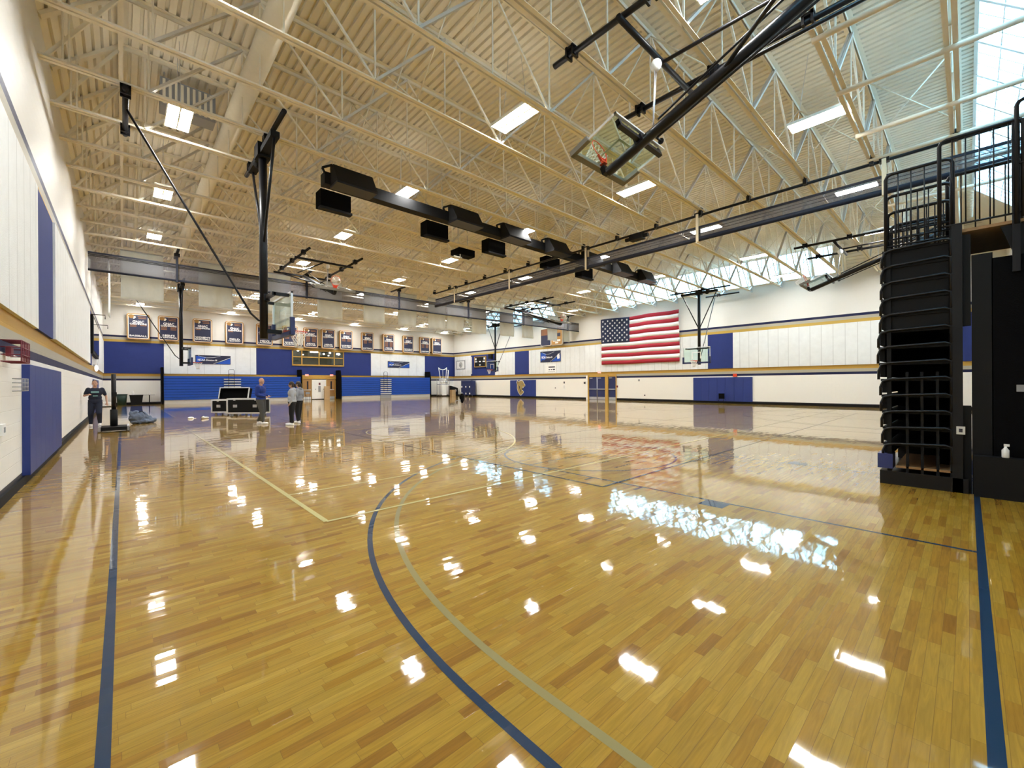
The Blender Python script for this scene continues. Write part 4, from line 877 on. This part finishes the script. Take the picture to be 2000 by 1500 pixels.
# litter near it
t = thing('ball_cap', 'pale cap lying on the floor left of the open road case', 'cap', (2.35,25.0,0)); MB().ell((0,0,.03),.12,.1,.06).box(.05,-.07,.0,.2,.07,.012).build('cap', M_['white'], t)
t = thing('shoe_pair', 'dark and white shoes dropped on the floor beside the pale cap', 'shoes', (2.85,24.5,0))
for s in (0, .16): 
    o = MB().ell((.0,s,.045),.15,.05,.05).ell((-.08,s,.06),.07,.05,.06).build('shoe', M_['flat'] if s else M_['white'], t)
# road cases
def road_case(loc, rz, L, W, H, label, lid):
    t = thing('road_case', label, 'case', loc, rz); MB().box(-L/2,-W/2,.14,L/2,W/2,H).build('body', M_['flat'], t)
    e = MB(); r = .035
    for x in (-L/2, L/2):
        for y in (-W/2, W/2): e.box(x-r,y-r,.12,x+r,y+r,H+.01)
    for z in (.14, H):
        for y in (-W/2, W/2): e.box(-L/2,y-r,z-r,L/2,y+r,z+r)
        for x in (-L/2, L/2): e.box(x-r,-W/2,z-r,x+r,W/2,z+r)
    e.build('edge_trim', M_['alu'], t)
    for x in (-L/2+.15, L/2-.15, 0):
        for y in (-W/2+.1, W/2-.1):
            MB().cyl((x,y-.02,.055),(x,y+.02,.055),.055,n=12).box(x-.02,y-.03,.09,x+.02,y+.03,.14).build('caster', M_['grey'], t)
    for x in (-L*.28, L*.28): MB().box(x-.1,-W/2-.02,H*.5,x+.1,-W/2+.0,H*.5+.14).build('handle', M_['steel'], t)
    for x in (-L*.3, L*.3): MB().box(x-.05,-W/2-.02,H-.08,x+.05,-W/2,H+.02).build('latch', M_['steel'], t)
    if lid:
        A = Matrix.Translation((0,W/2,H)) @ Matrix.Rotation(math.radians(-14),4,'X')
        l = MB(); l.box(-L/2,0,.02,L/2,.05,.62); l.box(-L/2,-.22,.02,-L/2+.03,.02,.62); l.box(L/2-.03,-.22,.02,L/2,.02,.62); l.box(-L/2,-.22,.59,L/2,.02,.62); ld = l.xf(A).build('lid', M_['blackfab'], t)
        e = MB(); e.box(-L/2-.02,-.24,.60,L/2+.02,-.2,.64); e.box(-L/2-.02,-.24,.02,-L/2+.03,-.2,.62); e.box(L/2-.03,-.24,.02,L/2+.02,-.2,.62); e.xf(A).build('lid_trim', M_['alu'], ld)
    return t
road_case((4.32,27.15,0), -.74, 1.6, .72, .78, 'black road case with its lid standing open, left of the man in blue', True)
road_case((4.8,25.42,0), -.74, 1.8, .6, .86, 'closed black road case directly behind the man in blue', False)
# back-left corner
def bin_(loc, w_, h_, label, m):
    t = thing('trash_can', label, 'trash can', loc); MB().lathe([(w_*.40,0),(w_*.46,h_*.6),(w_*.5,h_)],n=20).build('bin_body', m, t); MB().lathe([(w_*.5,h_),(w_*.54,h_+.0),(w_*.54,h_+.06),(w_*.5,h_+.06)],n=20).build('bin_rim', m, t); return t
bin_((-.08,46.6,0), .66, .85, 'dark green trash can in the back left corner', M_['green'])
t = thing('storage_tub', 'long dark tub between the green trash can and small table', 'tub', (.8,46.6,0)); MB().add([(-.33,-.25,0),(.33,-.25,0),(.33,.25,0),(-.33,.25,0),(-.42,-.32,.8),(.42,-.32,.8),(.42,.32,.8),(-.42,.32,.8)], [(0,3,2,1),(4,5,6,7),(0,1,5,4),(1,2,6,5),(2,3,7,6),(3,0,4,7)]).build('tub_body', M_['flat'], t); MB().box(-.44,-.34,.78,.44,.34,.83).build('tub_rim', M_['flat'], t)
t = thing('pedestal_table', 'small table on one leg against the back wall', 'table', (1.62,46.6,0)); MB().box(-.33,-.3,.80,.33,.3,.83).build('table_top', M_['grey'], t); MB().cyl((0,0,0),(0,0,.8),.035,n=10).build('leg', M_['flat'], t); MB().box(-.25,-.03,0,.25,.03,.04).box(-.03,-.25,0,.03,.25,.04).build('foot', M_['flat'], t)
for (x, z, lb) in ((.6,.83,'white spray bottle standing on the dark tub'),(1.62,.83,'white spray bottle standing on the small table')):
    t = thing('spray_bottle', lb, 'bottle', (x,46.55,z)); MB().lathe([(.06,0),(.07,.02),(.07,.2),(.03,.28),(.025,.33)],n=12).build('bottle_body', M_['white'], t); MB().box(-.02,-.07,.33,.02,.03,.39).build('spray_head', M_['white'], t)
t = thing('bench_box', 'low white box bench at the left wall end', 'box', (-.9,44.6,0)); MB().box(-.25,-.5,0.05,.3,.5,.35).build('box', M_['white'], t); MB().box(-.24,-.48,0,.28,.48,.05).build('plinth', M_['flat'], t)
# back-right corner: rack of ladders / frames, carton, speaker, mat cart
t = thing('equipment_rack', 'tall white tubular equipment cart crammed with balls and frames, back right corner', 'equipment cart', (30.1,45.6,0))
b = MB()
for x in (-.7,.7):
    for y in (-.35,.35): b.cyl((x,y,.12),(x,y,2.3),.03,n=8)
for z in (.2,1.55,2.3):
    b.cyl((-.7,-.35,z),(.7,-.35,z),.03,n=8); b.cyl((-.7,.35,z),(.7,.35,z),.03,n=8); b.cyl((-.7,-.35,z),(-.7,.35,z),.03,n=8); b.cyl((.7,-.35,z),(.7,.35,z),.03,n=8)
b.build('cart_frame', M_['grey'], t)
b = MB(); b.tube([(-.75,-.1,3.65),(-.45,-.1,3.45),(-.05,-.1,3.40),(.3,-.1,3.5),(.5,-.1,3.68)],.05,8); b.tube([(-.72,-.1,3.62),(-.35,-.1,1.6)],.04,6); b.tube([(.48,-.1,3.64),(.3,-.1,1.6)],.04,6); b.tube([(.75,-.1,3.35),(.6,-.1,1.6)],.05,6); b.tube([(-.1,-.1,3.4),(-.05,-.1,1.6)],.02,6); b.tube([(.5,-.1,3.4),(.75,-.1,3.35)],.03,6); b.build('goal_frame', M_['white'], t)
for i, (x, z) in enumerate(((-.5,2.15),(-.15,2.2),(.2,2.12),(.52,2.2),(-.32,1.85),(.05,1.85),(.4,1.85))): MB().ell((x,-.1,z),.19,.19,.17).build('stored_bag', M_['white'] if i % 3 else M_['steel'], t)
MB().add([(-.45,-.42,.15),(.25,-.42,.15),(.25,-.2,1.2),(.0,-.2,1.55),(-.25,-.2,1.6),(-.45,-.36,.6),(-.42,-.36,.15),(.22,-.36,.15)], [(0,1,2,3,4,5)]).box(-.45,-.44,.16,.2,-.40,1.45).build('white_board', M_['white'], t)
for x in (-.65,.65):
    for y in (-.3,.3): MB().cyl((x,y-.02,.07),(x,y+.02,.07),.07,n=12).build('caster', M_['flat'], t)
t = thing('cardboard_box', 'tall tan cardboard box beside the equipment cart', 'box', (31.45,45.4,0)); MB().box(-.28,-.25,0,.28,.25,.82).build('carton', M_['carton'], t)
t = thing('portable_loudspeaker', 'black wedge loudspeaker on the floor behind the cardboard box', 'loudspeaker', (32.2,46.3,0)); MB().prism([(-.6,.1),(.5,.1),(.5,1.05),(-.6,1.35)], -.3, .3, 1).build('cabinet', M_['flat'], t); MB().ell((.1,-.31,.7),.18,.02,.18).build('driver', M_['grey'], t); MB().box(-.5,-.25,0,.4,.25,.1).build('feet', M_['flat'], t)
t = thing('mat_cart', 'upright stack of folded navy mats on wheels against right wall', 'mat cart', (32.55,43.5,0), -PI/2); MB().box(-1.1,-.35,.16,1.1,.3,2.0).build('mat_stack', M_['navy'], t)
for x in (-.9,-.05,.75):
    for z in (.35,1.2): MB().ell((x,-.37,z),.10,.03,.12).build('white_tab', M_['white'], t)
for x in (-.8,0,.8): MB().cyl((x-.03,0,.08),(x+.03,0,.08),.08,n=10).build('caster', M_['grey'], t)
t = thing('carton_panel', 'tall tan panel leaning by the right wooden door', 'box', (16.25,47.2,0)); MB().box(-.28,-.06,0,.28,.06,1.42).build('panel', M_['carton'], t)
t = thing('folding_chair', 'thin folding chair in front of the left wooden door', 'chair', (13.95,45.9,0)); MB().box(-.2,-.2,.43,.2,.2,.46).build('seat', M_['grey'], t); MB().box(-.2,.18,.6,.2,.2,.85).build('backrest', M_['grey'], t)
for x in (-.2,.2):
    for y in (-.2,.2): MB().cyl((x,y,0),(x,y,.85 if y > 0 else .45),.014,n=6).build('leg', M_['flat'], t)
# chair mid floor draped with dark jacket
t = thing('floor_chair', 'lone small chair with a black coat over its back, far floor', 'chair', (16.75,23.4,0), math.radians(200)); MB().box(-.22,-.2,.42,.22,.2,.45).build('seat', M_['grey'], t)
for x in (-.2,.2):
    for y in (-.2,.2): MB().cyl((x*1.1,y*1.1,0),(x,y,.44 if y<0 else .85),.014,n=6).build('leg', M_['steel'], t)
b = MB(); b.ell((0,.2,.68),.27,.10,.26); b.ell((0,.22,.48),.18,.09,.2); o = b.build('draped_coat', M_['blackfab'], t); md = o.modifiers.new('blend','REMESH'); md.mode='VOXEL'; md.voxel_size=.02; md.use_smooth_shade=True

# ------------------------------------------------------------------ people
SKIN = mat('skin', (0.50,0.29,0.20), .55, var=.05); SKIN2 = mat('skin_tan', (0.42,0.25,0.17), .55, var=.05)
HAIR = mat('dark_hair', (0.03,0.018,0.012), .6); GREYH = mat('light_grey_hoodie', (0.40,0.43,0.48), .9, bump=.4, bscale=12); GREYH2 = mat('mid_grey_hoodie', (0.26,0.28,0.32), .9, bump=.4, bscale=12)
BLUH = mat('royal_hoodie', (0.010,0.035,0.22), .85, bump=.4, bscale=12); CHAR = mat('charcoal_trousers', (0.075,0.08,0.08), .9, bump=.4, bscale=12); BLK = mat('black_trousers', (0.010,0.010,0.012), .9); NAVT = mat('navy_clothes', (0.012,0.016,0.035), .9)
def remesh(o, vs, it=4):
    md = o.modifiers.new('blend','REMESH'); md.mode = 'VOXEL'; md.voxel_size = vs; md.use_smooth_shade = True
    ms = o.modifiers.new('soft','SMOOTH'); ms.factor = .5; ms.iterations = it
def chain(b, pts):
    for (p, r), (q, s) in zip(pts, pts[1:]): b.cyl(p, q, r, s, n=14)
    for p, r in pts: b.ell(p, r, r, r, 12, 8)
def person(label, loc, rz, H, J, top, trousers, skin, shoe, hair, sleeves=True, build=1.0, crop=False, hood=True):
    """local frame: +x is where the figure faces, +y its left, z up; J gives the pose at 1.8 m"""
    k = H/1.8; V = lambda p: Vector(p)*k
    t = thing('person', label, 'person', loc, rz); B = build
    b = MB(); hd = V(J['head']); nk = V(J['neck'])
    b.ell(hd+Vector((0,0,.02*k)), .098*k,.078*k,.118*k,18,12); b.ell(hd+Vector((.028*k,0,-.055*k)), .062*k,.055*k,.062*k,14,9)
    b.ell(hd+Vector((.10*k,0,-.012*k)), .018*k,.012*k,.022*k,8,6); b.ell(hd+Vector((.088*k,0,-.058*k)), .014*k,.024*k,.008*k,8,6); b.ell(hd+Vector((.078*k,0,.030*k)), .016*k,.05*k,.010*k,10,6)
    for s in (-1,1): b.ell(hd+Vector((-.008*k,s*.08*k,-.005*k)), .020*k,.010*k,.032*k,8,6)
    chain(b, [(hd+Vector((-.02*k,0,-.08*k)),.055*k),(nk,.06*k)])
    ch, wa, hp = V(J['chest']), V(J['waist']), V(J['hip'])
    b.ell(ch,.105*k*B,.165*k*B,.16*k); b.ell(wa,.095*k*B,.135*k*B,.14*k); b.ell(hp,.105*k*B,.155*k*B,.13*k); chain(b, [(nk,.06*k),(ch,.10*k)])
    for s, S in ((1,'L'),(-1,'R')):
        sh, el, wr = V(J['sh'+S]), V(J['el'+S]), V(J['wr'+S]); chain(b, [(sh,.052*k),(el,.040*k),(wr,.027*k)])
        hn, kn, an = V(J['hp'+S]), V(J['kn'+S]), V(J['an'+S]); chain(b, [(hn,.085*k*B),(kn,.055*k),(an,.038*k)])
        b.ell(an+Vector((.07*k,0,-.045*k)), .12*k,.042*k,.032*k)
        # hand: palm, four fingers, thumb
        d = (wr-el).normalized(); sd = Vector((0,0,1)).cross(d); sd = sd.normalized() if sd.length > .2 else Vector((1,0,0)); nrm = d.cross(sd)
        pc = wr+d*.05*k; b.ell(pc,.032*k,.032*k,.032*k); b.cyl(wr,pc+d*.03*k,.026*k,.034*k,n=10)
        for q, ln in zip((-1.5,-.5,.5,1.5), (.072,.082,.078,.062)):
            p0 = pc+d*.028*k+sd*q*.018*k; p1 = p0+d*ln*.5*k+nrm*.008*k*s; p2 = p1+d*ln*.4*k+nrm*.022*k*s; chain(b, [(p0,.0095*k),(p1,.009*k),(p2,.008*k)])
        p0 = pc-sd*.026*k-d*.01*k; p1 = p0-sd*.022*k+d*.03*k; p2 = p1+d*.028*k-sd*.004*k; chain(b, [(p0,.012*k),(p1,.0105*k),(p2,.009*k)])
    body = b.build('body', skin, t); remesh(body, .0075, 3)
    for s in (-1,1): MB().ell(hd+Vector((.086*k,s*.030*k,.012*k)), .010*k,.013*k,.008*k,8,6).build('eye', M_['dkl'], body)
    # top
    b = MB(); b.ell(ch+Vector((0,0,.0)),.128*k*B,.195*k*B,.19*k); b.ell(wa,.125*k*B,.165*k*B,.17*k); b.ell(hp+Vector((0,0,.03*k)),.132*k*B,.178*k*B,.11*k); b.ell(nk+Vector((-.01*k,0,-.04*k)),.085*k,.14*k,.06*k)
    for S in 'LR':
        sh, el, wr = V(J['sh'+S]), V(J['el'+S]), V(J['wr'+S])
        if sleeves: chain(b, [(sh,.074*k*B),(el,.060*k),(el.lerp(wr,.75),.050*k),(wr,.036*k)])
        else: chain(b, [(sh,.064*k*B),(sh.lerp(el,.70),.060*k)])
    if hood: b.ell(nk+Vector((-.07*k,0,.0)),.08*k,.105*k,.07*k)
    o = b.build('top', top, t); remesh(o, .013, 5)
    if trousers:
        b = MB(); b.ell(hp,.128*k*B,.172*k*B,.13*k)
        for S in 'LR': hn, kn, an = V(J['hp'+S]), V(J['kn'+S]), V(J['an'+S]); chain(b, [(hn,.100*k*B),(kn,.074*k*B),(an+Vector((0,0,.03*k)),.058*k)])
        o = b.build('trousers', trousers, t); remesh(o, .013, 5)
    for S in 'LR':
        an = V(J['an'+S]); b = MB(); b.ell(an+Vector((.08*k,0,-.045*k)),.145*k,.052*k,.042*k); b.ell(an+Vector((.0,0,-.02*k)),.06*k,.048*k,.055*k); b.box(an.x-.06*k,an.y-.045*k,an.z-.09*k,an.x+.20*k,an.y+.045*k,an.z-.065*k)
        o = b.build('shoe', shoe, t); remesh(o, .010, 4)
    if hair:
        b = MB()
        if crop: b.ell(hd+Vector((-.018*k,0,.045*k)),.098*k,.083*k,.105*k,16,10); b.ell(hd+Vector((-.05*k,0,-.02*k)),.058*k,.074*k,.08*k)
        else: b.ell(hd+Vector((-.012*k,0,.035*k)),.108*k,.090*k,.112*k,16,10); b.ell(hd+Vector((-.055*k,0,-.03*k)),.065*k,.08*k,.09*k); b.ell(hd+Vector((-.13*k,0,-.0*k)),.04*k,.04*k,.045*k); b.ell(hd+Vector((-.15*k,0,-.08*k)),.03*k,.035*k,.09*k)
        o = b.build('hair', hair, t)
        remesh(o, .010, 3)
    return t
STAND = dict(head=(.03,0,1.68),neck=(0,0,1.50),chest=(0,0,1.33),waist=(.01,0,1.12),hip=(0,0,.97),shL=(0,.19,1.44),elL=(-.02,.26,1.16),wrL=(.18,.20,1.02),shR=(0,-.19,1.44),elR=(-.02,-.26,1.16),wrR=(.18,-.18,1.02),
             hpL=(0,.09,.93),knL=(.03,.11,.50),anL=(-.02,.12,.09),hpR=(0,-.09,.93),knR=(.05,-.11,.50),anR=(.02,-.12,.09))
J = dict(STAND); J.update(elL=(-.03,.25,1.17),wrL=(.22,.12,1.10),elR=(-.03,-.25,1.17),wrR=(.22,-.10,1.08),knL=(.05,.10,.5),anL=(-.16,.11,.09),knR=(.10,-.10,.5),anR=(.14,-.12,.09))
M_['wshoe'] = mat('white_trainer', (0.80,0.81,0.82), .5)
person('bald bearded person in royal blue hoodie and charcoal trousers facing right', (4.09,19.4,0), YAW*-1+.05, 1.84, J, BLUH, CHAR, SKIN, M_['wshoe'], None, True, 1.28)
J = dict(STAND); J.update(elL=(-.05,.24,1.17),wrL=(.05,.26,.92),elR=(-.03,-.25,1.16),wrR=(.12,-.22,.93),knL=(.02,.09,.5),anL=(-.02,.10,.09),knR=(.03,-.09,.5),anR=(.06,-.10,.09))
person('person in light grey hoodie and black leggings facing left, nearer of the pair', (4.86,17.95,0), PI-YAW+.35, 1.68, J, GREYH, BLK, SKIN2, M_['wshoe'], HAIR, True, 1.32)
J2 = dict(J); J2.update(wrL=(.10,.22,.95))
person('person in mid grey sweatshirt with dark ponytail, standing behind the nearer one', (5.32,18.72,0), PI-YAW-.1, 1.70, J2, GREYH2, BLK, SKIN2, M_['wshoe'], HAIR, True, 1.2)
J = dict(STAND); J.update(chest=(.03,0,1.33),neck=(.04,0,1.50),head=(.09,0,1.66),elL=(-.10,.30,1.16),wrL=(.02,.33,.92),elR=(-.02,-.30,1.20),wrR=(.26,-.16,1.24),knL=(.16,.12,.52),anL=(.02,.13,.11),knR=(.04,-.12,.5),anR=(-.06,-.13,.09))
mw = person('person in navy T-shirt and trousers walking towards camera beside left wall', (-.80,23.1,0), -PI/2-.05, 1.80, J, NAVT, NAVT, SKIN, M_['wshoe'], mat('short_grey_hair', (0.12,0.09,0.07), .8), False, 1.2, True, False)
MB().box(.172,-.10,1.30,.195,.12,1.37).box(.172,-.05,1.17,.19,.09,1.21).build('shirt_print', mat('teal_print', (0.16,0.30,0.30), .8), mw)
